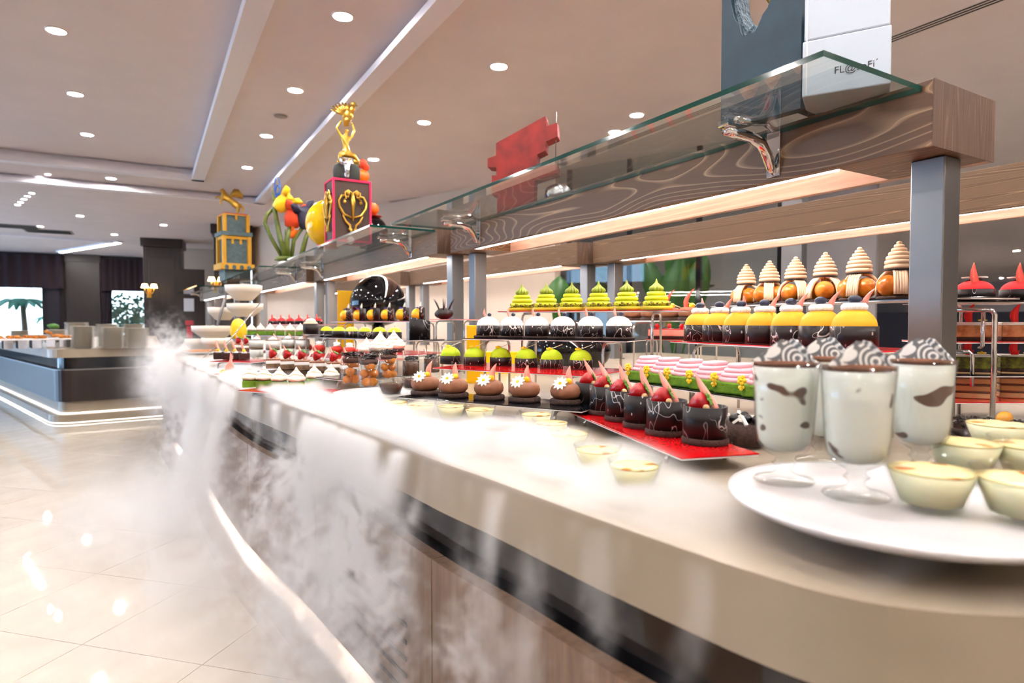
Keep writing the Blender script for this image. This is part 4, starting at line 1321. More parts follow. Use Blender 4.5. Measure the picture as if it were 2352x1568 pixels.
# ramekins of custard
bo = [(0, 0), (.031, 0), (.034, .003), (.051, .050), (.053, .054), (.053, .0565), (.0505, .0565), (.0485, .051), (.0325, .0065), (0, .006)]
bowl_me = G().shell(bo, 40).mesh('glass_bowl')
cust_me = G().lathe([(0, .0066), (.0320, .0072), (.0455, .044), (0, .044)], 36).mesh('custard')
crst_me = G().lathe([(.0452, .0442), (.0460, .0462), (.03, .0468), (0, .0466)], 36).mesh('caramel_top')
pud_me = G().lathe([(0, .0066), (.0320, .0072), (.0455, .044), (0, .0445)], 36).mesh('pudding')
def ramekin(p, lab, s=1, choc=False):
    t = thing('glass_ramekin', lab, 'dessert bowl', p, random.random() * 6, 'glass ramekins', s)
    obj('glass_bowl', bowl_me, 'glass', t)
    if choc: obj('pudding', pud_me, 'pudding', t)
    else:
        obj('custard', cust_me, 'custard', t); obj('caramel_top', crst_me, 'brulee', t)
for (x, y), lab in (((1458, 1122), 'standing clear of the vapour'), ((1372, 1080), 'second from the clear one, at the vapour edge'), ((1308, 1036), 'third in line, rim above the vapour'), ((1265, 1008), 'fourth in line, pale in the vapour'), ((1232, 985), 'last in line, almost lost in vapour'),
                    ((905, 953), 'leftmost of the row below the brown cakes'), ((968, 958), 'second of the row below the brown cakes'), ((1036, 963), 'third of the row below the brown cakes'), ((1102, 972), 'last of the row below the brown cakes')):
    ramekin(Q(x, y, ZT), 'small glass bowl of custard ' + lab)
ramekin(Q(1147, 1018, ZT), 'small glass bowl of dark pudding in the vapour, front', 1, True)
ramekin(Q(1150, 992, ZT), 'second small glass bowl of dark pudding, just behind', 1, True)
for (x, y), lab in (((2138, 1165), 'front and central'), ((2352, 1192), 'cut by the right edge'), ((2215, 1085), 'behind the front one'), ((2368, 1095), 'behind the cut one'), ((2290, 1032), 'farthest back')):
    ramekin(Q(x, y, ZP), 'glass bowl of custard on the big white plate, ' + lab, 1.22)
p = QD(2290, 738, 1.75)
t = thing('crumble_dish', 'dish of dark crumbs and fruit behind the custard bowls', 'dish', (p.x, p.y, ZT))
obj('dish', G().lathe([(.10, 0), (.16, .03), (.155, .03), (.1, .008), (0, .008)], 36), 'choc', t)
tag(obj('crumbs', nuts_g(.11, 160, 9, .025).add(*(lambda g_: (g_.v, g_.f, False))(nuts_g(.06, 90, 8, .030))), 'choc', t), kind='stuff')
obj('fruit_slice', G().ball(.035, (.06, 0, .045), (1, .5, .6)), 'caramel', t)

# ------------------------------------------------------------------ plate of profiterole glasses
pp = Q(862, 903, .93)
t = thing('round_plate', 'white round plate under the profiterole glasses', 'plate', (pp.x, pp.y, ZT), 0)
obj('plate_body', G().lathe([(0, .02), (.10, .02), (.15, .028), (.165, .037), (.165, .041), (.15, .036), (0, .030)], 56), 'china', t)
obj('foot', G().lathe([(.08, 0), (.09, .02), (.05, .02), (.05, 0)], 24), 'china', t)
zp = ZT + .036
tum = [(0, 0), (.040, 0), (.042, .002), (.0425, .148), (.0405, .148), (.0395, .036), (.036, .030), (0, .029)]
tum_me = G().shell(tum, 32).mesh('tumbler')
def flakes_g(r, z, n, sd):
    rnd = random.Random(sd); g = G()
    for k in range(n):
        a = rnd.random() * 6.28; rr = r * math.sqrt(rnd.random())
        g.box(-.011, .011, -.004, .004, -.001, .001, 0, T3(rr * math.cos(a), rr * math.sin(a), z + rnd.uniform(0, .014)) @ RZ(rnd.random() * 180) @ RX(rnd.uniform(-60, 60)) @ RY(rnd.uniform(-40, 40)))
    return g
def profit(p, lab, pudding=False):
    t = thing('dessert_tumbler', lab, 'dessert glass', p, random.random() * 6, 'profiterole and pudding tumblers')
    obj('tumbler', tum_me, 'glass', t)
    rnd = random.Random(len(lab))
    if pudding:
        obj('pudding', G().lathe([(0, .0297), (.035, .031), (.0388, .037), (.0392, .10), (0, .10)], 28), 'pudding', t)
        obj('shavings', flakes_g(.030, .106, 34, 2), 'choc', t)
    else:
        for k in range(7):
            a_ = k * 2.4; rr = .0185 if k < 6 else 0
            obj('profiterole', G().ball(.0195, (rr * math.cos(a_), rr * math.sin(a_), .050 + .032 * (k // 2.4)), (1, 1, .9), 12, 8), 'choux', t)
        obj('chocolate_sauce', G().lathe([(.034, .118), (.0385, .126), (.0385, .136), (.02, .142), (0, .143)], 24, lambda a, t_, z: 1 - .08 * abs(math.sin(2.5 * a))), 'pudding', t)
        obj('shavings', flakes_g(.036, .146, 46, 4), 'choc', t)
for x, y, lab, pu in ((808, 898, 'tall glass of profiteroles, leftmost on the plate', False), (848, 905, 'tall glass of profiteroles, front one on the plate', False), (893, 884, 'tall glass of profiteroles behind the pudding bowl', False), (944, 876, 'tall glass of dark pudding with chocolate shavings', True), (992, 868, 'tall pudding glass, rightmost, beside the lime domes', True)):
    profit(Q(x, y, zp), lab, pu)
ramekin(Q(899, 908, zp), 'small glass bowl of dark pudding in front of the profiteroles', 1.05, True)
ramekin(Q(948, 893, zp), 'small glass bowl of dark pudding behind the first brown cake', 1.0, True)

# ------------------------------------------------------------------ second section rows
def trayq(x0, y0, x1, y1, z, depth, mt, lab, **k):
    a, b = Q(x0, y0, z), Q(x1, y1, z)
    return tray(a, b, depth, z, mt, lab, **k)
zN = .922
trayq(548, 895, 722, 908, zN, .22, 'red', 'low red tray under the green meringue squares at the counter edge')
pts_row([Q(x, y, zN) for x, y in ((575, 888), (607, 889), (642, 891), (681, 892), (722, 884), (761, 882))], 'meringue_square', 'cake', PR['meringue'], 'toasted meringue on a green square', 'on the low red tray', 'meringue squares on the low red tray', 1.18)
zM = .9635
trayq(590, 851, 800, 873, zM, .36, 'blacktray', 'black tray under the strawberry layer slices')
pts_row([Q(x, y, zM) for x, y in ((628, 845), (661, 847), (695, 849), (731, 852), (768, 855), (800, 858))], 'strawberry_slice', 'cake', PR['strawslice'], 'layered slice with whole strawberry', 'on black tray', 'strawberry layer slices', 1.05)
zL = 1.0
trayq(668, 814, 838, 828, zL, .28, 'red', 'red tray under the red craquelin buns')
pts_row([Q(x, y, zL) for x, y in ((704, 806), (733, 809), (774, 812), (803, 815), (834, 817))], 'red_bun', 'cake', PR['redchoux'], 'red crackled bun with white flower', 'on red tray', 'red craquelin buns', 1.05)
zK = 1.108
a, b = dline(712, 4.55, 934, 3.75, zK)
tray(a, b, .30, zK, 'blacktray', 'black tray under the glossy lemon-lime domes')
row(6, 'lemon_lime_cake', 'cake', PR['applelime'], 'glossy lemon-lime dome with stalk', 'on black tray', *dline(750, 4.55, 906, 3.98, zK), 'lemon-lime domes', 1.02)
zJ = 1.222
a, b = dline(760, 4.9, 980, 4.25, zJ)
tray(a, b, .24, zJ, 'red', 'high red tray under the apricot spheres with chocolate panels')
row(6, 'apricot_sphere_cake', 'cake', PR['sphere'], 'apricot sphere cake with dark panel', 'on high tray', *dline(797, 4.95, 962, 4.4, zJ), 'apricot sphere cakes', 1.12)
p = QD(975, 738, 3.95)
tray(*[QD(940, 738, 3.9), QD(1022, 738, 3.75)], .26, zK - .004, 'blacktray', 'short black tray holding the pistachio cake with a large panel')
t = thing('panel_cake', 'pistachio block cake with one large dark chocolate panel', 'cake', (p.x, p.y + .08, zK - .004), face(p))
obj('pistachio_block', G().box(-.06, .0, -.04, .04, 0, .075, .004), 'pistblock', t)
obj('cream_top', G().box(-.06, .0, -.04, .04, .075, .086, .003), 'cream', t)
obj('chocolate_panel', panel_g(.075, .15, 0, -150, -30), 'choc_drizzle2', t)
obj('violet_petals', flower_g(.018, T3(-.03, -.02, .095), 5), 'violet', t)
for i, (x, y, d) in enumerate(((874, 812, 3.2), (905, 806, 3.45), (842, 812, 3.6))):
    p = QD(x, y, d)
    place(PR['meringue_big'], 'large_meringue', 'large toasted meringue peak behind the profiteroles, ' + ('central', 'right', 'left and lowest')[i], 'cake', (p.x, p.y, p.z), 0, 'large meringues', 1.0 if i < 2 else .8)
p = QD(880, 738, 3.35); tray(QD(835, 738, 3.35), QD(935, 738, 3.1), .3, QD(874, 812, 3.2).z, 'red', 'small red tray under the large meringues')
# trifles
tri_out = [(0, 0), (.046, 0), (.048, .002), (.052, .135), (.050, .135), (.046, .008), (0, .007)]
tr_me = G().shell(tri_out, 32).mesh('tumbler')
for i, (x, y) in enumerate(((589, 822), (627, 824), (662, 819), (695, 821))):
    p = Q(x, y, .955)
    t = thing('trifle_glass', 'glass of layered white trifle with sponge band, ' + nth(i, 4) + ' of four', 'dessert glass', p, 0, 'trifle glasses')
    obj('tumbler', tr_me, 'glass', t)
    wv = lambda a, t_, z: 1
    obj('lower_cream', G().lathe([(0, .0075), (.0452, .009), (.0470, .062), (0, .066)], 28), 'cream', t)
    obj('sponge_band', G().lathe([(0, .066), (.0472, .063), (.0478, .082), (0, .086)], 28), 'biscuit', t)
    obj('upper_cream', G().lathe([(0, .086), (.0480, .083), (.0494, .130), (0, .131)], 28), 'cream', t)
    obj('cocoa_rim', G().lathe([(.0495, .1305), (.0495, .1335), (0, .134)], 28), 'cocoa', t)
    obj('cream_peak', G().lathe([(.034, .134), (.016, .150), (0, .160)], 16), 'cream', t)
    obj('pink_fin', fin_g(.05, .018, -.5, loc=(.03, 0, .13)), 'pink', t)
tray(Q(575, 830, .955), Q(720, 832, .955), .3, .955, 'white_plastic', 'white tray under the trifle glasses')
row(6, 'meringue_tart', 'cake', PR['meringue'], 'peaked meringue tart', 'in the row above the trifles', *dline(577, 5.1, 690, 4.75, 1.113), 'meringue tarts above the trifles', 1.15)
tray(*dline(560, 5.0, 700, 4.65, 0), .24, 1.113, 'blacktray', 'dark tray under the upper row of meringue tarts')
p = QD(714, 766, 4.6)
place(PR['cupcake'], 'chocolate_cup_cake', 'dark chocolate cup with foamy top left of the lemon-lime domes', 'cake', p, 0, None, 1.35)
tray(QD(690, 766, 4.5), QD(745, 766, 4.4), .22, p.z, 'blacktray', 'small dark tray under the chocolate cup cake')
row(6, 'red_dome_cake', 'cake', PR['reddome'], 'small red dome cake', 'in the distant row', *dline(627, 5.7, 730, 5.4, 1.196), 'distant red dome cakes', .78)
tray(*dline(612, 5.62, 745, 5.25, 0), .24, 1.196, 'red', 'high tray under the distant red domes')
# chocolate bars, platter, spare feather cluster
zz = .965
trayq(482, 829, 578, 831, zz, .26, 'red', 'red tray under the flaked chocolate bars')
pts_row([Q(x, y, zz) for x, y in ((503, 824), (522, 825), (541, 825), (561, 826))], 'chocolate_flake_bar', 'cake', PR['chocbar'], 'chocolate flake bar with pink fin', 'on the far red tray', 'chocolate flake bars')
row(2, 'strawberry_slice', 'cake', PR['strawslice'], 'distant strawberry slice', 'beside the trifles', *dline(548, 4.7, 566, 4.6, 1.0), 'distant strawberry slices')
tray(*dline(538, 4.6, 580, 4.5, 0), .2, 1.0, 'red', 'small red tray under the two distant strawberry slices')
p = Q(530, 862, .905)
t = thing('pink_feather_plate', 'small plate of pink sugar feathers at the smoky counter edge', 'plate', p, face(p))
obj('plate', G().lathe([(.05, 0), (.09, .012), (.085, .013), (0, .008)], 28), 'pink', t)
for k in range(5): obj('feather', fin_g(.09 + .01 * k, .016, .4 - .15 * k, loc=(-.02 + .012 * k, 0, .012)), 'pink', t)
obj('sugar_ball', G().ball(.016, (-.04, -.02, .022)), 'yolk', t)
p = Q(452, 806, .93)
t = thing('oval_platter', 'white oval platter with a golden tart left of the chocolate bars', 'platter', (p.x + .05, p.y, ZT))
obj('platter', G().lathe([(.12, 0), (.2, .03), (.195, .034), (.12, .012), (0, .012)], 36), 'china', t)
obj('golden_tart', G().lathe([(.15, .02), (.155, .045), (.14, .046), (0, .042)], 28), 'snack', t)

# ------------------------------------------------------------------ bowl tower
DB = 6.6
def bowl_g(r, h):
    prof = [(0, 0), (r * .45, 0), (r * .5, h * .04), (r * .92, h * .55), (r * .98, h * .62), (r, h), (r * .975, h), (r * .95, h * .64), (r * .48, h * .10), (0, h * .08)]
    return G().lathe(prof, 40, lambda a, t_, z: 1 + .03 * math.cos(4 * a))
base = QD(520, 738, DB)
stand = thing('bowl_stand', 'steel frame carrying the tower of ivory bowls', 'stand', (base.x, base.y + .15, ZT), face(base))
for dx in (-.12, .14):
    obj('upright', G().tube([(dx, 0, 0), (dx + .05, 0, .3), (dx + .14, 0, .62)], .014, 8), 'steel', stand)
obj('cross_bar', G().tube([(-.12, 0, .02), (.14, 0, .02)], .014, 8), 'steel', stand)
for x, y0, y1, wpx, dd, lab in ((560, 655, 690, 78, 0, 'topmost, under the glass shelf'), (563, 697, 727, 76, -.1, 'second from the top, right'), (512, 706, 735, 62, .3, 'second from the top, left, half hidden'), (491, 748, 778, 90, -.1, 'third level, widest'), (510, 775, 808, 84, -.2, 'lowest right'), (462, 778, 808, 66, .2, 'lowest left')):
    d = DB + dd
    p = QD(x, y1, d)
    r = wpx / 2 * d / FPX; h = (y1 - y0) * d / FPX
    tag(obj('serving_bowl', bowl_g(r, h), 'bowl', None, (p.x, p.y, p.z), face(p)), 'ivory sloping bowl of the tower, ' + lab, 'bowl')
p = QD(548, 768, 6.0)
t = thing('yellow_garnish', 'bright yellow crumbly dessert beside the bowl tower', 'dessert', (p.x, p.y, ZT))
obj('yellow_heap', G().ball(.075, (0, 0, .24), (1, 1, 1.5), 18, 12, None, lambda a, t_, z: 1 + .12 * math.sin(6 * a + 9 * t_)), 'yolk', t)
obj('holder', G().lathe([(.05, 0), (.03, .02), (.03, .12), (.07, .16), (0, .15)], 20), 'steel', t)
for k in (0, 1):
    a, b = QD(440 + 40 * k, 845 - 6 * k, 5.0), QD(498 + 100 * k, 795 - 100 * k, 5.4)
    o = obj('serving_tongs', G().tube([a, b], .006, 6), 'chrome'); tag(o, ('steel tongs leaning before the platter', 'long steel tongs leaning against the bowl tower')[k], 'tongs')

# ------------------------------------------------------------------ centre decorations between the rows
def egg(px, py_top, py_bot, d, wpx, mt, lab, base_h=.06):
    top = QD(px, py_top, d); bot = QD(px, py_bot, d)
    h = top.z - bot.z; r = wpx / 2 * d / FPX
    t = thing('display_egg', lab, 'egg', (top.x, top.y, bot.z))
    prof = [(r * math.sin(math.pi * i / 20) * (1 + .10 * math.cos(math.pi * i / 20)), h / 2 - h / 2 * math.cos(math.pi * i / 20)) for i in range(21)]
    obj('shell', G().lathe(prof, 40), mt, t)
    if bot.z > ZT + .02:
        obj('pedestal', G().lathe([(.12, ZT - bot.z), (.12, ZT - bot.z + .02), (.05, ZT - bot.z + .05), (.06, .02), (r * .5, h * .06), (0, h * .06)], 28), 'blackball', t)
egg(868, 632, 750, 5.6, 128, 'blackball', 'big glossy black egg behind the apricot spheres')
egg(1305, 734, 862, 4.0, 195, 'blackball', 'glossy black bowl-shaped egg behind the lime domes')
def pedestal(px, d, wpx, z1, lab):
    p = QD(px, 738, d); r = wpx / 2 * d / FPX
    t = thing('yellow_pedestal', lab, 'pedestal', (p.x, p.y, ZT), face(p))
    obj('body', G().box(-r, r, -.03, .03, 0, z1 - ZT, .004), 'yellowbox', t)
    obj('base', G().box(-r - .01, r + .01, -.05, .05, 0, .012), 'yellowbox', t)
pedestal(794, 5.7, 36, 1.50, 'tall yellow panel left of the black egg')
pedestal(1140, 3.9, 126, 1.03, 'low yellow panel behind the lime domes')
pedestal(1087, 3.3, 30, 1.20, 'narrow yellow panel behind the steel posts')

# back row pastries
zr = 1.225
a, b = dline(1425, 3.9, 1640, 3.5, zr)
tray(a, b, .26, zr, 'white_plastic', 'white tray of the back row under the brown cakes with coral fins')
def back_mousse(i):
    q = var_mousse(20 + i)[:2]
    q.append(part('coral_fin', fin_g(.10, .024, .35, loc=(-.012, 0, .055)), 'coral'))
    q.append(part('sugar_ball', G().ball(.014, (.012, -.01, .072)), 'yolk'))
    q.append(part('wafer', daisy_g(.032, T3(.024, 0, .074) @ RY(20)), 'latte'))
    return q
row(4, 'coral_fin_cake', 'cake', back_mousse, 'brown cake with coral fin', 'behind the pistachio tarts', *dline(1455, 3.95, 1583, 3.62, zr), 'back row coral fin cakes', 1.2)
zr2 = 1.105
a, b = dline(1465, 4.1, 1600, 3.9, zr2)
tray(a, b, .26, zr2, 'red', 'red tray of the back row under the pink layer slices')
PR['pinklayer'] = [part('sponge', G().box(-.045, .045, -.045, .045, 0, .02, .002), 'crumb'), part('pink_layer', G().box(-.045, .045, -.045, .045, .02, .06, .002), 'pink'), part('red_glaze', G().box(-.045, .045, -.045, .045, .06, .068, .002), 'red'),
                   part('chocolate_shards', G().blade([(-.03, 0, .068), (.0, 0, .085), (.03, -.01, .10)], [.02, .03, .004], .002, (.2, .98, 0)), 'choc'), part('strawberry_half', G().ball(.015, (.012, -.012, .084), (1, .5, 1.2)), 'straw')]
row(3, 'pink_layer_slice', 'cake', PR['pinklayer'], 'pink layer slice with strawberry shards', 'in the back row', *dline(1505, 4.15, 1562, 4.05, zr2), 'pink layer slices')
# back row at the right of the near post
for x, sfx in ((2245, 'next to the steel post'), (2352, 'cut by the right edge')):
    for z, mk, nm, lab in ((1.286, 'reddome', 'red_dome_cake', 'large red velvet dome cake, '), (1.155, 'appleblock', 'apple_slice', 'caramel apple block cake, '), (1.045, 'pistblock', 'pistachio_slice', 'green pistachio block cake, '), (.958, 'opera', 'opera_slice', 'striped coffee layer cake, ')):
        p = QD(x, 738, 2.12)
        place(PR[mk], nm, lab + sfx, 'cake', (p.x + .02, p.y + .02, z), face(p) + R(12), 'back row cakes at the right', 1.12)
for z, mt, lab in ((1.286, 'blacktray', 'top black tray right of the post'), (1.155, 'red', 'red tray right of the post, second level'), (1.045, 'blacktray', 'black tray right of the post, third level'), (.958, 'red', 'lowest red tray right of the post')):
    a, b = QD(2160, 738, 2.02), QD(2420, 738, 2.02)
    tray(a, b, .2, z, mt, lab + ' in the back row', legs=False)
t0 = QD(2285, 738, 1.98)
t = thing('tray_rack', 'bent chrome rod rack right of the near steel post', 'rack', (t0.x, t0.y, ZT), face(t0))
obj('front_rod', G().tube([(0, 0, 0), (0, 0, .345), (-.006, 0, .358), (-.02, 0, .362), (-.14, 0, .362)], .0075, 10), 'chrome', t)
obj('upper_hook', G().tube([(-.03, .02, .36), (-.03, .02, .245), (-.04, .02, .235)], .006, 8), 'chrome', t)
obj('lower_hook', G().tube([(-.16, .02, .225), (-.065, .02, .225), (-.055, .02, .215), (-.055, .02, .11)], .006, 8), 'chrome', t)
# spiky cake between the posts
p = QD(1020, 738, 4.0)
t = thing('spiky_chocolate_cake', 'dark spiky chocolate cake glimpsed behind the steel post', 'cake', (p.x, p.y, 1.235))
obj('chocolate_nest', G().ball(.055, (0, 0, .035), (1, 1, .7), 16, 8, None, lambda a, t_, z: 1 + .15 * math.sin(9 * a + 5 * t_)), 'choc', t)
for k in range(6):
    a_ = k * 1.05
    obj('chocolate_spike', G().tube([(.03 * math.cos(a_), .03 * math.sin(a_), .05), (.055 * math.cos(a_), .055 * math.sin(a_), .10), (.075 * math.cos(a_), .075 * math.sin(a_), .13)], [.005, .004, .001], 6), 'choc', t)
tray(QD(985, 738, 3.95), QD(1075, 738, 3.8), .24, 1.235, 'red', 'small red tray under the spiky chocolate cake')

# ================================================================== SCULPTURES ON THE BEAMS
ZS = ZBT + .001
# white carton with lettering
pa, pb = Q(1842, 224, ZS), Q(2046, 191, ZS)
d = Vector((pb.x - pa.x, pb.y - pa.y, 0)); Lc = d.length; rz = math.atan2(d.y, d.x)
t = thing('white_carton', 'white lidded carton with small black lettering on the near beam', 'carton', (pa.x, pa.y, ZS), rz)
obj('body', G().box(0, Lc, .0, Lc * .8, 0, .17, .004), 'carton', t)
obj('lid', G().box(.004, Lc * .985, .002, Lc * .79, .17, .315, .006), 'carton', t)
obj('side_strip', G().box(.010, .014, -.0012, -.0002, .005, .30), 'white_plastic', t)
cu = bpy.data.curves.new('lettering', 'FONT')
cu.body = "FL@soFi\u0301"
cu.size = .030; cu.extrude = .0003
tmp = bpy.data.objects.new('tmp', cu); COL.objects.link(tmp)
bpy.context.view_layer.update()
me = bpy.data.meshes.new_from_object(tmp)
bpy.data.objects.remove(tmp)
me.name = 'lettering'
o = obj('lettering', me, 'ink', t, (Lc * .37, -.0008, .055)); o.rotation_euler = (R(90), 0, 0)
o['label'] = 'small black lettering'
# dark teal tower
pa = Q(1655, 300, ZS); pb = Q(1790, 262, ZS)
d = Vector((pb.x - pa.x, pb.y - pa.y, 0)); Lt = d.length * 1.32; rz = math.atan2(d.y, d.x)
t = thing('teal_tower', 'dark teal block tower with a ragged oval opening, upper right', 'sculpture', (pa.x, pa.y, ZS), rz)
n = 40
outer, inner = [], []
Hh = .85; cxh, czh, ra, rb = Lt * .39, .55, Lt * .29, .25
for k in range(n):
    a_ = 2 * math.pi * k / n + math.pi / 4
    u, v = math.cos(a_), math.sin(a_)
    m_ = max(abs(u), abs(v))
    outer.append((Lt / 2 + u / m_ * Lt / 2, Hh / 2 + v / m_ * Hh / 2))
    jr = 1 + random.uniform(-.06, .06)
    inner.append((cxh + u * ra * jr, czh + v * rb * jr))
obj('front_wall', G().ring(outer, inner, -.04, 0, RX(90)), 'teal', t)
obj('ragged_rim', G().ring([(cxh + (x - cxh) * 1.02, czh + (z - czh) * 1.02) for x, z in inner], [(cxh + (x - cxh) * (.91 + random.uniform(-.05, .04)), czh + (z - czh) * (.90 + random.uniform(-.05, .04))) for x, z in inner], -.10, -.02, RX(90)), 'rough_teal', t)
obj('side_wall', G().box(Lt - .03, Lt, .041, .24, 0, Hh), 'teal', t)
obj('gold_medallion', G().ball(.06, (cxh + ra * .42, .07, czh - .07), (.45, .4, 1.15), 20, 14, None, lambda a, t_, z: 1 + .06 * math.sin(8 * a + 14 * t_)), 'gold', t)
obj('thorn', G().tube([(cxh + ra * .9, .05, czh + .03), (cxh + ra * .45, .04, czh - .01)], [.02, .002], 8), 'teal', t)
# red block sculpture
DR = 3.9
def sil(pts, d, z_from=None):
    return [QD(x, y, d) for x, y in pts]
c0 = QD(1200, 480, DR)
def loc2(px, py): return ((px - 1200) * DR / FPX, (480 - py) * DR / FPX)
outl = [(1140, 484), (1140, 440), (1127, 440), (1127, 396), (1138, 396), (1138, 378), (1117, 376), (1117, 356), (1137, 350), (1137, 322), (1253, 268), (1256, 292), (1280, 285), (1281, 316), (1254, 326), (1253, 346), (1234, 354), (1234, 382), (1280, 378), (1281, 398), (1228, 412), (1226, 484)]
t = thing('red_block_sculpture', 'brick-red notched slab sculpture standing on the near beam', 'sculpture', (c0.x, c0.y, ZS), face(c0) + R(-12))
zoff = 0
obj('notched_slab', G().prism([loc2(x, y) for x, y in outl][::-1], -.11, 0, RX(90)), 'redpaint', t)
obj('foot_block', G().box(-.16, .08, -.02, .14, 0, .03), 'redpaint', t)
obj('wire', G().tube([(.20, .06, .3), (.205, .06, .62)], .003, 6), 'steel', t)
c1 = QD(1265, 430, DR)
t = thing('silver_boulder', 'crumpled silver and gold lump beside the red slab', 'sculpture', (c1.x + .05, c1.y, ZS))
obj('silver_lump', G().ball(.085, (0, 0, .10), (1, 1, .9), 16, 10, None, lambda a, t_, z: 1 + .12 * math.sin(5 * a + 8 * t_)), 'silver', t)
obj('gold_lump', G().ball(.06, (.06, -.02, .05), (1.2, 1, .8), 14, 8, None, lambda a, t_, z: 1 + .12 * math.sin(6 * a + 8 * t_)), 'gold', t)
# black box with ornaments
DX = 5.35
cb = QD(765, 553, DX)
rzb = face(cb) + R(16)
Wb, Hb, Db = .345, .545, .26
t = thing('ornamented_box', 'tall dark box with magenta edges and gold ornaments', 'box', (cb.x, cb.y, ZS), rzb)
obj('panel_body', G().box(.01, Wb - .01, .01, Db - .01, .01, Hb - .01), 'boxbrown', t)
e = .018
for x in (0, Wb - e):
    for y in (0, Db - e): obj('edge_strip', G().box(x, x + e, y, y + e, 0, Hb), 'magenta', t)
for z in (0, Hb - e):
    for y in (0, Db - e): obj('edge_strip', G().box(e, Wb - e, y, y + e, z, z + e), 'magenta', t)
    for x in (0, Wb - e): obj('edge_strip', G().box(x, x + e, e, Db - e, z, z + e), 'magenta', t)
def ornament(mx):
    g = G()
    for s in (-1, 1):
        def mm(pts): return [(s * x, -.006, z) for x, z in pts]
        g.tube(mm([(0, -.05), (.06, -.03), (.092, .02), (.095, .06), (.075, .095), (.05, .10), (.045, .08), (.062, .07)]), [.006, .009, .009, .008, .008, .007, .006, .006], 8, mx)
        g.tube(mm([(.0, .115), (.03, .135), (.052, .12), (.05, .095), (.03, .09), (.028, .105)]), .0065, 8, mx)
        g.tube(mm([(.07, -.035), (.05, -.075), (.02, -.10), (.018, -.125), (.03, -.13)]), [.006, .008, .008, .008, .007], 8, mx)
        g.ball(.012, (s * .055, -.008, .055), (1, .7, 1), 10, 6, mx)
        g.ball(.014, (s * .03, -.008, .115), (1, .7, 1), 10, 6, mx)
        g.ball(.012, (s * .016, -.008, -.132), (1, .7, 1), 10, 6, mx)
    g.tube([(0, -.008, -.07), (0, -.012, .0), (0, -.012, .06), (0, -.008, .12)], [.006, .012, .018, .008], 10, mx)
    return g
obj('gold_ornament', ornament(T3(Wb / 2, 0, Hb * .50) @ Matrix.Scale(1.28, 4)), 'gold', t)
obj('gold_ornament', ornament(T3(0, Db / 2, Hb * .50) @ RZ(-90) @ Matrix.Scale(1.28, 4)), 'gold', t)
cx_, cy_ = cb.x + math.cos(rzb) * .16 - math.sin(rzb) * .12, cb.y + math.sin(rzb) * .16 + math.cos(rzb) * .12
t = thing('dark_drum', 'dark rounded drum on top of the ornamented box', 'pedestal', (cx_, cy_, ZS + Hb), rzb)
obj('drum', G().lathe([(.105, 0), (.115, .02), (.118, .09), (.112, .13), (.09, .148), (0, .15)], 32), 'slate', t)
obj('base_ring', G().lathe([(.11, 0), (.11, .012), (.10, .012), (.10, 0)], 28), 'slate', t)
# gold figure kneeling with a rooster held up (single sculpted body)
def skinned(name, verts, edges, radii, mt, parent, sub=2):
    me = bpy.data.meshes.new(name)
    me.from_pydata(verts, edges, [])
    o = bpy.data.objects.new(name, me); COL.objects.link(o)
    o.parent = parent
    sk = o.modifiers.new('skin', 'SKIN')
    lay = me.skin_vertices
    if not lay:
        bm = bmesh.new(); bm.from_mesh(me); bm.verts.layers.skin.verify(); bm.to_mesh(me); bm.free()
        lay = me.skin_vertices
    for i, r_ in enumerate(radii):
        lay[0].data[i].radius = (r_, r_)
        lay[0].data[i].use_root = (i == 0)
    ss = o.modifiers.new('sub', 'SUBSURF'); ss.levels = sub; ss.render_levels = sub
    me.materials.append(M[mt])
    return o
t = thing('gold_statuette', 'gold kneeling figure lifting a bird, on the dark drum', 'statuette', (cx_, cy_, ZS + Hb + .151), rzb)
V = [(0, 0, .09), (-.005, 0, .16), (-.01, 0, .22), (0, 0, .27), (.01, 0, .31),        # pelvis..head
     (-.05, 0, .25), (-.085, 0, .31), (-.04, 0, .38),                                # left arm up
     (.05, 0, .25), (.075, 0, .31), (.05, 0, .38),                                   # right arm up
     (-.06, -.03, .08), (-.07, -.04, .03), (.0, -.05, .018),                         # left leg folded
     (.06, -.02, .085), (.10, -.02, .03), (.06, -.05, .016)]
Ed = [(0, 1), (1, 2), (2, 3), (3, 4), (2, 5), (5, 6), (6, 7), (2, 8), (8, 9), (9, 10), (0, 11), (11, 12), (12, 13), (0, 14), (14, 15), (15, 16)]
Rd = [.034, .026, .03, .014, .026, .014, .011, .010, .014, .011, .010, .024, .018, .016, .024, .018, .015]
skinned('figure', V, Ed, Rd, 'gold', t)
obj('serpent_base', G().tube([(-.05, -.04, .02), (.04, -.06, .02), (.1, 0, .02), (.06, .06, .02), (-.03, .06, .02), (-.07, .0, .02)], [.02, .022, .024, .022, .02, .016], 10), 'gold', t)
obj('bird', G().ball(.05, (.015, 0, .44), (1.0, .75, 1.15), 18, 12).tube([(.03, 0, .46), (.055, 0, .50), (.06, 0, .53)], [.034, .028, .022], 12).ball(.024, (.066, 0, .54), (1.1, .9, 1), 12, 8).tube([(.085, 0, .54), (.105, 0, .53)], [.01, .002], 6).tube([(.0, 0, .34), (.0, 0, .38), (.01, 0, .41)], [.022, .032, .04], 12), 'gold', t)
for k in range(7):
    a_ = R(72 + 14 * k)
    obj('tail_feather', G().tube([(-.01, 0, .43), (-.01 + .07 * math.cos(a_), .004 * k, .43 + .07 * math.sin(a_)), (-.01 + .125 * math.cos(a_), .006 * k, .43 + .115 * math.sin(a_))], [.012, .015, .008], 8), 'gold', t)
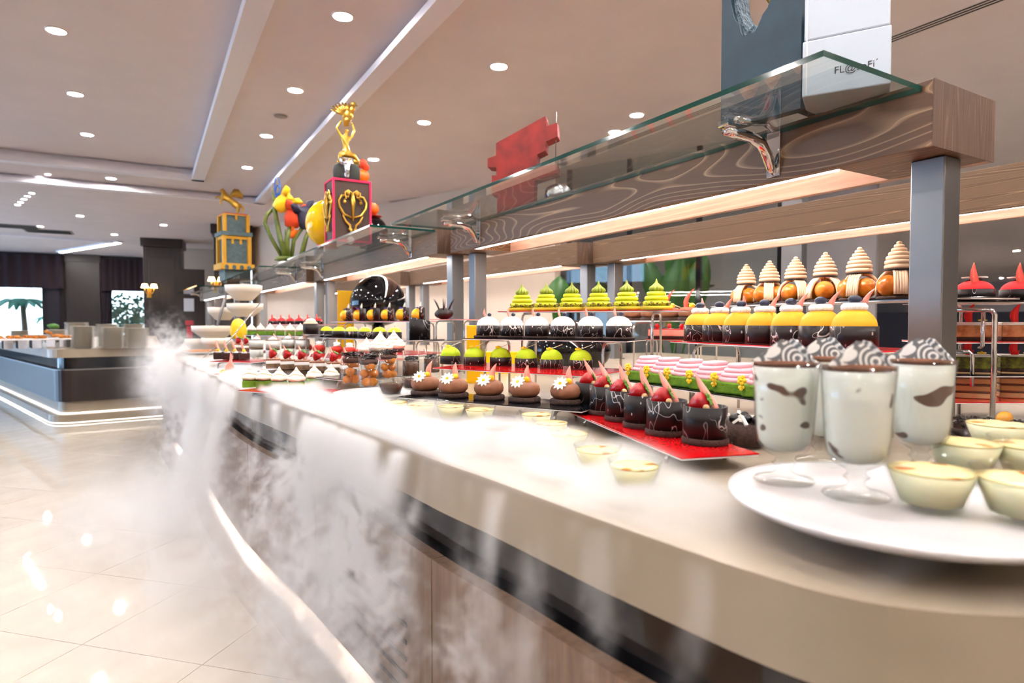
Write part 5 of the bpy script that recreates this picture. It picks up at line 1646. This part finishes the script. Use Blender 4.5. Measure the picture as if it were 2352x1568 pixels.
t = thing('silver_cherub', 'small silver winged cherub before the dark drum', 'statuette', (cx_ - math.cos(rzb) * .035 + math.sin(rzb) * .128, cy_ - math.sin(rzb) * .035 - math.cos(rzb) * .128, ZS + Hb), rzb)
V = [(0, 0, .07), (0, 0, .10), (0, 0, .13), (0, 0, .155), (0, 0, .185), (-.03, -.01, .135), (-.01, -.03, .12), (.03, -.01, .135), (.05, -.03, .125), (-.012, 0, .035), (-.006, 0, .006), (.012, 0, .035), (.006, 0, .006)]
Ed = [(0, 1), (1, 2), (2, 3), (3, 4), (2, 5), (5, 6), (2, 7), (7, 8), (0, 9), (9, 10), (0, 11), (11, 12)]
skinned('figure', V, Ed, [.022, .022, .022, .011, .022, .011, .009, .011, .009, .013, .010, .013, .010], 'silver', t)
for s in (-1, 1):
    obj('wing', G().blade([(s * .015, .012, .12), (s * .045, .016, .15), (s * .062, .018, .185)], [.03, .045, .008], .006, (.6 * s, 0, -.8)), 'silver', t)
# orange figures behind the box
p = QD(833, 402, 5.9)
t = thing('orange_flower_figure', 'orange and red sugar blossoms peeking behind the dark drum', 'sculpture', (p.x, p.y, ZS))
obj('pole', G().tube([(0, 0, 0), (0, 0, .55)], .03, 8), 'slate', t)
for dx, dz, r_, mt in ((.0, .68, .065, 'orangeball'), (.02, .60, .05, 'orangeball'), (.0, .80, .045, 'tulip_red'), (.03, .77, .035, 'tulip_red'), (-.03, .79, .035, 'tulip_red')):
    obj('blossom', G().ball(r_, (dx, 0, dz), (1, .8, 1), 16, 10), mt, t)
p = QD(856, 500, 6.0)
t = thing('hatted_egg_figure', 'black egg figure with red brim and orange ball', 'sculpture', (p.x, p.y, ZS))
obj('body', G().ball(.15, (0, 0, .15), (1, 1, 1.15), 28, 16), 'blackball', t)
obj('brim', G().lathe([(.08, .315), (.09, .322), (.02, .335), (0, .335)], 24), 'tulip_red', t)
obj('orange_ball', G().ball(.062, (0, 0, .39), seg=18, rings=12), 'orangeball', t)
p = QD(752, 525, 5.9)
t = thing('display_egg', 'glossy yellow egg left of the ornamented box', 'egg', (p.x, p.y, ZS), 0)
obj('shell', G().ball(.2, (0, 0, .23), (1, 1, 1.12), 36, 20), 'yellowball', t)
obj('orange_foot', G().lathe([(.1, 0), (.09, .03), (0, .03)], 20), 'orangeball', t)
# small frosted ball lying on the glass
p = Q(805, 556, ZG + .03)
tag(obj('frosted_ball', G().ball(.035, (0, 0, .0), seg=18, rings=12), 'white_plastic', None, (p.x, p.y, ZG + .047)), 'small white ball on the glass shelf under the box', 'ball')
# tulips
DT = 7.1
ct = QD(655, 592, DT)
t = thing('tulip_sculpture', 'tall sugar tulip sculpture with yellow, red and navy blooms', 'sculpture', (ct.x, ct.y, ZS), face(ct))
def lt(px, py, y=0): return ((px - 655) * DT / FPX, y, (592 - py) * DT / FPX)
obj('base', G().lathe([(.12, 0), (.10, .04), (0, .05)], 20), 'stem', t)
obj('leaf', G().tube([lt(658, 592), lt(645, 545), lt(634, 480), lt(629, 430)], [.05, .05, .04, .008], 10, None, False, .6), 'stem', t)
obj('stem', G().tube([lt(652, 590, .03), lt(625, 540, .03), lt(612, 508, .03), lt(616, 490, .03), lt(632, 472, .03)], .022, 8), 'stem', t)
obj('stem', G().tube([lt(662, 590, -.03), lt(660, 545, -.03), lt(666, 512, -.03)], .024, 8), 'stem', t)
obj('stem', G().tube([lt(668, 590), lt(674, 545), lt(692, 516)], .022, 8), 'stem', t)
obj('leaf', G().tube([lt(688, 588), lt(700, 540), lt(724, 482)], [.05, .045, .006], 10, None, False, .6), 'stem', t)
obj('leaf', G().tube([lt(650, 590), lt(656, 560), lt(656, 520)], [.04, .035, .006], 10, None, False, .6), 'stem', t)
def bloom(px, py, r_, mt, tilt):
    x, y, z = lt(px, py)
    m = T3(x, y, z) @ RY(tilt)
    o = obj('bloom', G().lathe([(0, -.09 * r_), (.055 * r_, -.07 * r_), (.075 * r_, 0), (.065 * r_, .05 * r_), (.085 * r_, .10 * r_), (.07 * r_, .10 * r_), (.05 * r_, .05 * r_), (0, 0)], 24, lambda a, t_, z_: 1 + .18 * t_ * math.cos(3 * a), m), mt, t)
    for k in range(3):
        a_ = k * 2.09
        obj('petal_tip', G().tube([(.06 * r_ * math.cos(a_), .06 * r_ * math.sin(a_), .07 * r_), (.09 * r_ * math.cos(a_), .09 * r_ * math.sin(a_), .12 * r_), (.13 * r_ * math.cos(a_), .13 * r_ * math.sin(a_), .13 * r_)], [.035 * r_, .03 * r_, .006], 8, m), mt, o)
bloom(650, 462, 1.25, 'yolk', 40)
bloom(672, 495, 1.35, 'tulip_red', 8)
bloom(698, 496, 1.35, 'tulip_navy', -20)
bloom(670, 530, .6, 'orangeball', 30)
g = G()
for k in range(3):
    x, y, z = lt(640 + k, 425 + 14 * k, -.04)
    rr = .10 - .02 * k
    g.tube([(x + .3 * rr * math.cos(a_), y, z + rr * math.sin(a_)) for a_ in [6.283 * i / 14 for i in range(14)]], .008, 6, None, True)
obj('blue_wire_bow', g, 'blue', t)
# pegasus tower
DP = 10.6
cp = QD(541, 640, DP)
t = thing('arcaded_tower', 'tall grey tower with ochre arcades under the winged horse', 'sculpture', (cp.x, cp.y + .2, ZS), face(cp) + R(14))
u_ = DP / FPX
def tier(z0, z1, w_, col_n, arcs):
    h = w_ / 2
    obj('tower_core', G().box(-h * .78, h * .78, -h * .78, h * .78, z0, z1), 'greystone', t)
    if arcs:
        for sx in (-1, 1):
            for sy in (-1, 1):
                obj('ochre_pillar', G().box(sx * h * .88 - .03, sx * h * .88 + .03, sy * h * .88 - .03, sy * h * .88 + .03, z0, z1, .006), 'ochre', t)
        zt_ = z1 - (z1 - z0) * .22
        for k in range(col_n + 1):
            x = -h * .85 + (2 * h * .85) * k / col_n
            obj('arch_tooth', G().box(x - .018, x + .018, -h * .92, -h * .84, zt_ - .03, z1), 'ochre', t)
        obj('arch_band', G().box(-h * .95, h * .95, -h * .95, -h * .82, zt_ + .05, z1), 'ochre', t)
        obj('arch_band', G().box(-h * .95, -h * .82, -h * .82, h * .95, zt_ + .05, z1), 'ochre', t)
H1 = (640 - 612) * u_; 
tier(0, .19, .50, 0, False)
obj('ochre_fringe', G().box(-.27, .27, -.27, .27, .19, .29, .006), 'ochre', t)
for k in range(4): obj('arch_dot', G().ball(.045, (-.18 + .12 * k, -.262, .225), (1, .3, 1.1), 12, 8), 'greystone', t)
tier(.29, .76, .46, 3, True)
obj('cornice', G().box(-.25, .25, -.25, .25, .76, .83, .008), 'greystone', t)
tier(.83, 1.13, .42, 2, True)
obj('red_cap', G().box(-.19, .19, -.19, .19, 1.13, 1.15), 'sign_red', t)
t = thing('winged_horse', 'gold rearing winged horse on the arcaded tower', 'statuette', (cp.x, cp.y + .2, ZS + 1.151), face(cp))
V = [(.02, 0, .19), (-.05, 0, .25), (-.12, 0, .31), (-.15, 0, .38), (-.165, 0, .42), (-.20, 0, .38),   # rump-chest-neck-head
     (.07, 0, .15), (.085, .03, .08), (.06, .03, .04), (.075, .03, .0),
     (.085, -.03, .08), (.065, -.03, .04), (.08, -.03, .0),
     (-.18, .03, .27), (-.24, .03, .30), (-.28, .03, .26),
     (-.17, -.03, .24), (-.20, -.03, .20), (-.18, -.03, .15),
     (.12, 0, .17), (.165, 0, .11), (.14, 0, .04)]
Ed = [(0, 1), (1, 2), (2, 3), (3, 4), (4, 5), (0, 6), (6, 7), (7, 8), (8, 9), (6, 10), (10, 11), (11, 12), (2, 13), (13, 14), (14, 15), (2, 16), (16, 17), (17, 18), (6, 19), (19, 20), (20, 21)]
Rd = [.058, .055, .055, .036, .032, .018, .05, .026, .016, .018, .026, .016, .018, .024, .016, .014, .024, .016, .014, .022, .02, .01]
skinned('body', V, Ed, Rd, 'gold', t)
for s in (-1, 1):
    obj('wing', G().blade([(-.06, s * .05, .29), (0, s * .08, .37), (.07, s * .11, .37), (.16, s * .13, .31)], [.05, .12, .11, .02], .012, (.35, 0, .93)), 'gold', t)

# ================================================================== VAPOUR (dry-ice fog as density grids)
def vapour_material():
    m = bpy.data.materials.new('cold_white_vapour')
    m.use_nodes = True
    t = m.node_tree
    for n_ in list(t.nodes): t.nodes.remove(n_)
    out = t.nodes.new('ShaderNodeOutputMaterial')
    v = t.nodes.new('ShaderNodeVolumePrincipled')
    v.inputs['Color'].default_value = (.99, .99, .99, 1)
    v.inputs['Density'].default_value = 1.0
    v.inputs['Anisotropy'].default_value = .1
    t.links.new(v.outputs[0], out.inputs['Volume'])
    return m
VM = vapour_material()
class Fld:
    def __init__(s, ng): s.ng = ng
    def n(s, k): return s.ng.nodes.new(k)
    def put(s, sock, v):
        if hasattr(v, 'is_output'): s.ng.links.new(v, sock)
        else: sock.default_value = v
    def m(s, op, a, b=0.0, c=None, clamp=False):
        nd = s.n('ShaderNodeMath'); nd.operation = op; nd.use_clamp = clamp
        s.put(nd.inputs[0], a); s.put(nd.inputs[1], b)
        if c is not None: s.put(nd.inputs[2], c)
        return nd.outputs[0]
    def add(s, *a):
        r = a[0]
        for x in a[1:]: r = s.m('ADD', r, x)
        return r
    def sub(s, a, b): return s.m('SUBTRACT', a, b)
    def mul(s, *a):
        r = a[0]
        for x in a[1:]: r = s.m('MULTIPLY', r, x)
        return r
    def ss(s, v, a, b, o0=0.0, o1=1.0):
        nd = s.n('ShaderNodeMapRange'); nd.interpolation_type = 'SMOOTHSTEP'
        s.put(nd.inputs[0], v); s.put(nd.inputs[1], a); s.put(nd.inputs[2], b); s.put(nd.inputs[3], o0); s.put(nd.inputs[4], o1)
        return nd.outputs[0]
    def xyz(s, x, y, z):
        nd = s.n('ShaderNodeCombineXYZ')
        s.put(nd.inputs[0], x); s.put(nd.inputs[1], y); s.put(nd.inputs[2], z)
        return nd.outputs[0]
    def noise(s, vec, scale, detail=2.0, rough=.5, dist=0.0):
        nd = s.n('ShaderNodeTexNoise')
        s.put(nd.inputs['Vector'], vec)
        nd.inputs['Scale'].default_value = scale; nd.inputs['Detail'].default_value = detail
        nd.inputs['Roughness'].default_value = rough; nd.inputs['Distortion'].default_value = dist
        return nd.outputs[0]
    def curve(s, v, pts):
        nd = s.n('ShaderNodeFloatCurve')
        c = nd.mapping.curves[0]
        nd.mapping.use_clip = False
        pts = sorted(pts)
        while len(c.points) < len(pts): c.points.new(.5, .5)
        for i, (x, y) in enumerate(pts):
            c.points[i].location = (x, y); c.points[i].handle_type = 'VECTOR'
        nd.mapping.update()
        s.put(nd.inputs['Value'], v)
        return nd.outputs[0]
def vapour(name, label, lo, hi, res, build):
    ng = bpy.data.node_groups.new(name, 'GeometryNodeTree')
    ng.interface.new_socket('Geometry', in_out='OUTPUT', socket_type='NodeSocketGeometry')
    f = Fld(ng)
    pos = f.n('GeometryNodeInputPosition')
    sep = f.n('ShaderNodeSeparateXYZ'); ng.links.new(pos.outputs[0], sep.inputs[0])
    den = build(f, sep.outputs[0], sep.outputs[1], sep.outputs[2])
    vc = f.n('GeometryNodeVolumeCube')
    ng.links.new(den, vc.inputs['Density'])
    vc.inputs['Min'].default_value = lo; vc.inputs['Max'].default_value = hi
    for i, ax in enumerate('XYZ'): vc.inputs['Resolution ' + ax].default_value = int(res[i])
    sm = f.n('GeometryNodeSetMaterial'); sm.inputs['Material'].default_value = VM
    go = f.n('NodeGroupOutput')
    ng.links.new(vc.outputs[0], sm.inputs[0]); ng.links.new(sm.outputs[0], go.inputs[0])
    me = bpy.data.meshes.new(name)
    o = bpy.data.objects.new(name, me); COL.objects.link(o)
    me.materials.append(VM)
    md = o.modifiers.new('density', 'NODES'); md.node_group = ng
    return tag(o, label, 'vapour', None, 'stuff')
XE_PTS = [(y / 8.0, x) for y, x in EDGE_RAW if 0 <= y <= 6.2 and x < 1.0] + [(5.68 / 8, .215), (6.6 / 8, .145), (1.0, .08)]
def fog(f, x, y, z):
    P = f.xyz(x, y, z)
    e = f.curve(f.mul(y, 1 / 8.0), XE_PTS)
    s = f.sub(x, e)                                   # >0 over the counter, <0 in front of it
    w1 = f.noise(P, 3.2, 2.0)
    w2 = f.noise(f.xyz(f.add(x, 7.3), y, z), 3.2, 2.0)
    # --- layer lying on the counter
    hgt = f.add(.010, f.mul(.070, f.ss(f.noise(f.xyz(f.mul(x, 1.0), f.mul(y, .8), 0.0), 4.0, 2.0), .32, .68)))
    zz = f.sub(z, ZT)
    lay = f.mul(f.ss(zz, hgt, f.mul(hgt, .35)), f.ss(zz, -.002, .002))
    cov = f.mul(f.ss(y, .50, 1.35, .06, 1.0), f.ss(y, 6.0, 4.4), f.ss(s, -.02, .01), f.ss(s, .40, .16))
    lay = f.mul(lay, cov, 42.0)
    # --- curtain pouring over the edge
    drop = f.m('MAXIMUM', f.sub(ZT + .01, z), 0.0)
    ctr = f.sub(-.024, f.mul(.13, drop, f.add(.3, f.mul(1.4, w2))))
    thk = f.add(.013, f.mul(.075, drop))
    u = f.m('DIVIDE', f.sub(s, ctr), thk)
    prof = f.m('POWER', 2.718, f.mul(-1.0, u, u))
    prof = f.mul(prof, f.ss(s, .012, -.004))
    wy = f.add(y, f.mul(f.sub(w1, .5), f.add(f.mul(drop, .5), .06)))
    st = f.noise(f.xyz(f.mul(s, 5.0), f.mul(wy, 11.0), f.mul(z, 1.3)), 1.0, 2.0, .5, .2)
    wx_ = f.mul(f.sub(w1, .5), .30)
    bil = f.noise(f.xyz(f.mul(f.add(s, wx_), 9.0), f.mul(f.add(y, wx_), 9.0), f.mul(f.add(z, f.mul(f.sub(w2, .5), .30)), 6.5)), 1.0, 5.0, .60, .9)
    big = f.noise(f.xyz(f.mul(s, 1.0), y, f.mul(z, .35)), 2.3, 1.0)
    thr = f.curve(f.mul(y, 1 / 8.0), [(0, .66), (.45 / 8, .60), (.8 / 8, .56), (1.15 / 8, .52), (1.4 / 8, .44), (1.9 / 8, .41), (2.3 / 8, .43), (2.55 / 8, .56), (3.1 / 8, .58), (3.35 / 8, .45), (4.2 / 8, .42), (4.7 / 8, .52), (6.0 / 8, .56), (1, .8)])
    thr = f.add(thr, f.mul(f.sub(.5, big), .28))
    ero = f.noise(f.xyz(f.add(x, wx_), f.add(y, f.mul(f.sub(w2, .5), .3)), f.mul(z, .8)), 24.0, 3.0, .6, .6)
    thr = f.add(thr, f.mul(f.sub(ero, .5), f.mul(f.ss(drop, .05, .3), .42)))
    mixf = f.mul(f.ss(drop, .04, .26), f.ss(y, .9, 1.7, .15, 1.0))
    nn = f.add(f.mul(st, f.sub(1.0, mixf)), f.mul(bil, mixf))
    rid = f.m('ABSOLUTE', f.sub(f.noise(f.xyz(f.add(f.mul(s, 1.2), wx_), f.add(y, f.mul(f.sub(w2, .5), .45)), f.add(f.mul(z, .7), wx_)), 11.0, 2.0, .5, .5), .5))
    fil = f.ss(rid, .11, .0, .30, 1.25)
    fil = f.add(f.mul(fil, f.ss(drop, .06, .25)), f.sub(1.0, f.ss(drop, .06, .25)))
    cur = f.mul(prof, fil, f.ss(nn, thr, f.add(thr, .10)), f.ss(z, .90, .885), f.add(28.0, f.mul(24.0, f.ss(drop, .20, .02), f.ss(y, 1.1, 1.6))))
    cur = f.mul(cur, f.ss(drop, .85, .12, .22, 1.0), f.ss(y, .5, 1.5, .22, 1.0))
    # --- pool drifting over the plinth and floor
    fl_ = f.noise(f.xyz(x, y, f.mul(z, 1.3)), 2.6, 5.0, .6, .6)
    cy_ = f.ss(y, 1.7, 3.3)
    pool = f.mul(f.ss(z, .62, .02), f.ss(s, -1.05, -.22), f.ss(s, .10, -.05), cy_, f.ss(y, 5.2, 3.9), f.ss(fl_, .34, .62), 2.6)
    # --- plume rising at the far corner
    dx = f.m('DIVIDE', f.sub(s, f.sub(-.06, f.mul(.10, f.sub(z, .9)))), f.add(.17, f.mul(-.05, f.sub(z, .8))))
    dy = f.m('DIVIDE', f.sub(y, 5.9), .6)
    pr = f.m('POWER', 2.718, f.mul(-1.0, f.add(f.mul(dx, dx), f.mul(dy, dy))))
    pn = f.noise(P, 8.0, 5.0, .68, 1.2)
    pt = f.ss(z, .7, 1.42, .42, .62)
    plume = f.mul(pr, f.ss(pn, pt, f.add(pt, .12)), f.ss(z, 1.45, 1.1), f.ss(z, .35, .75), 7.0)
    return f.add(lay, cur, pool, plume)
vapour('vapour_bank', 'white cold vapour spilling over the near counter edge', (-.02, .40, .18), (.98, 3.2, .98), (142, 400, 114), fog)
vapour('vapour_bank', 'white vapour plume and floor fog at the far counter corner', (-1.0, 3.2, .005), (1.0, 7.0, 1.45), (110, 210, 84), fog)
vapour('vapour_bank', 'thin fog hanging over the lit plinth', (-.75, 1.5, .005), (.62, 3.2, .18), (70, 86, 12), fog)
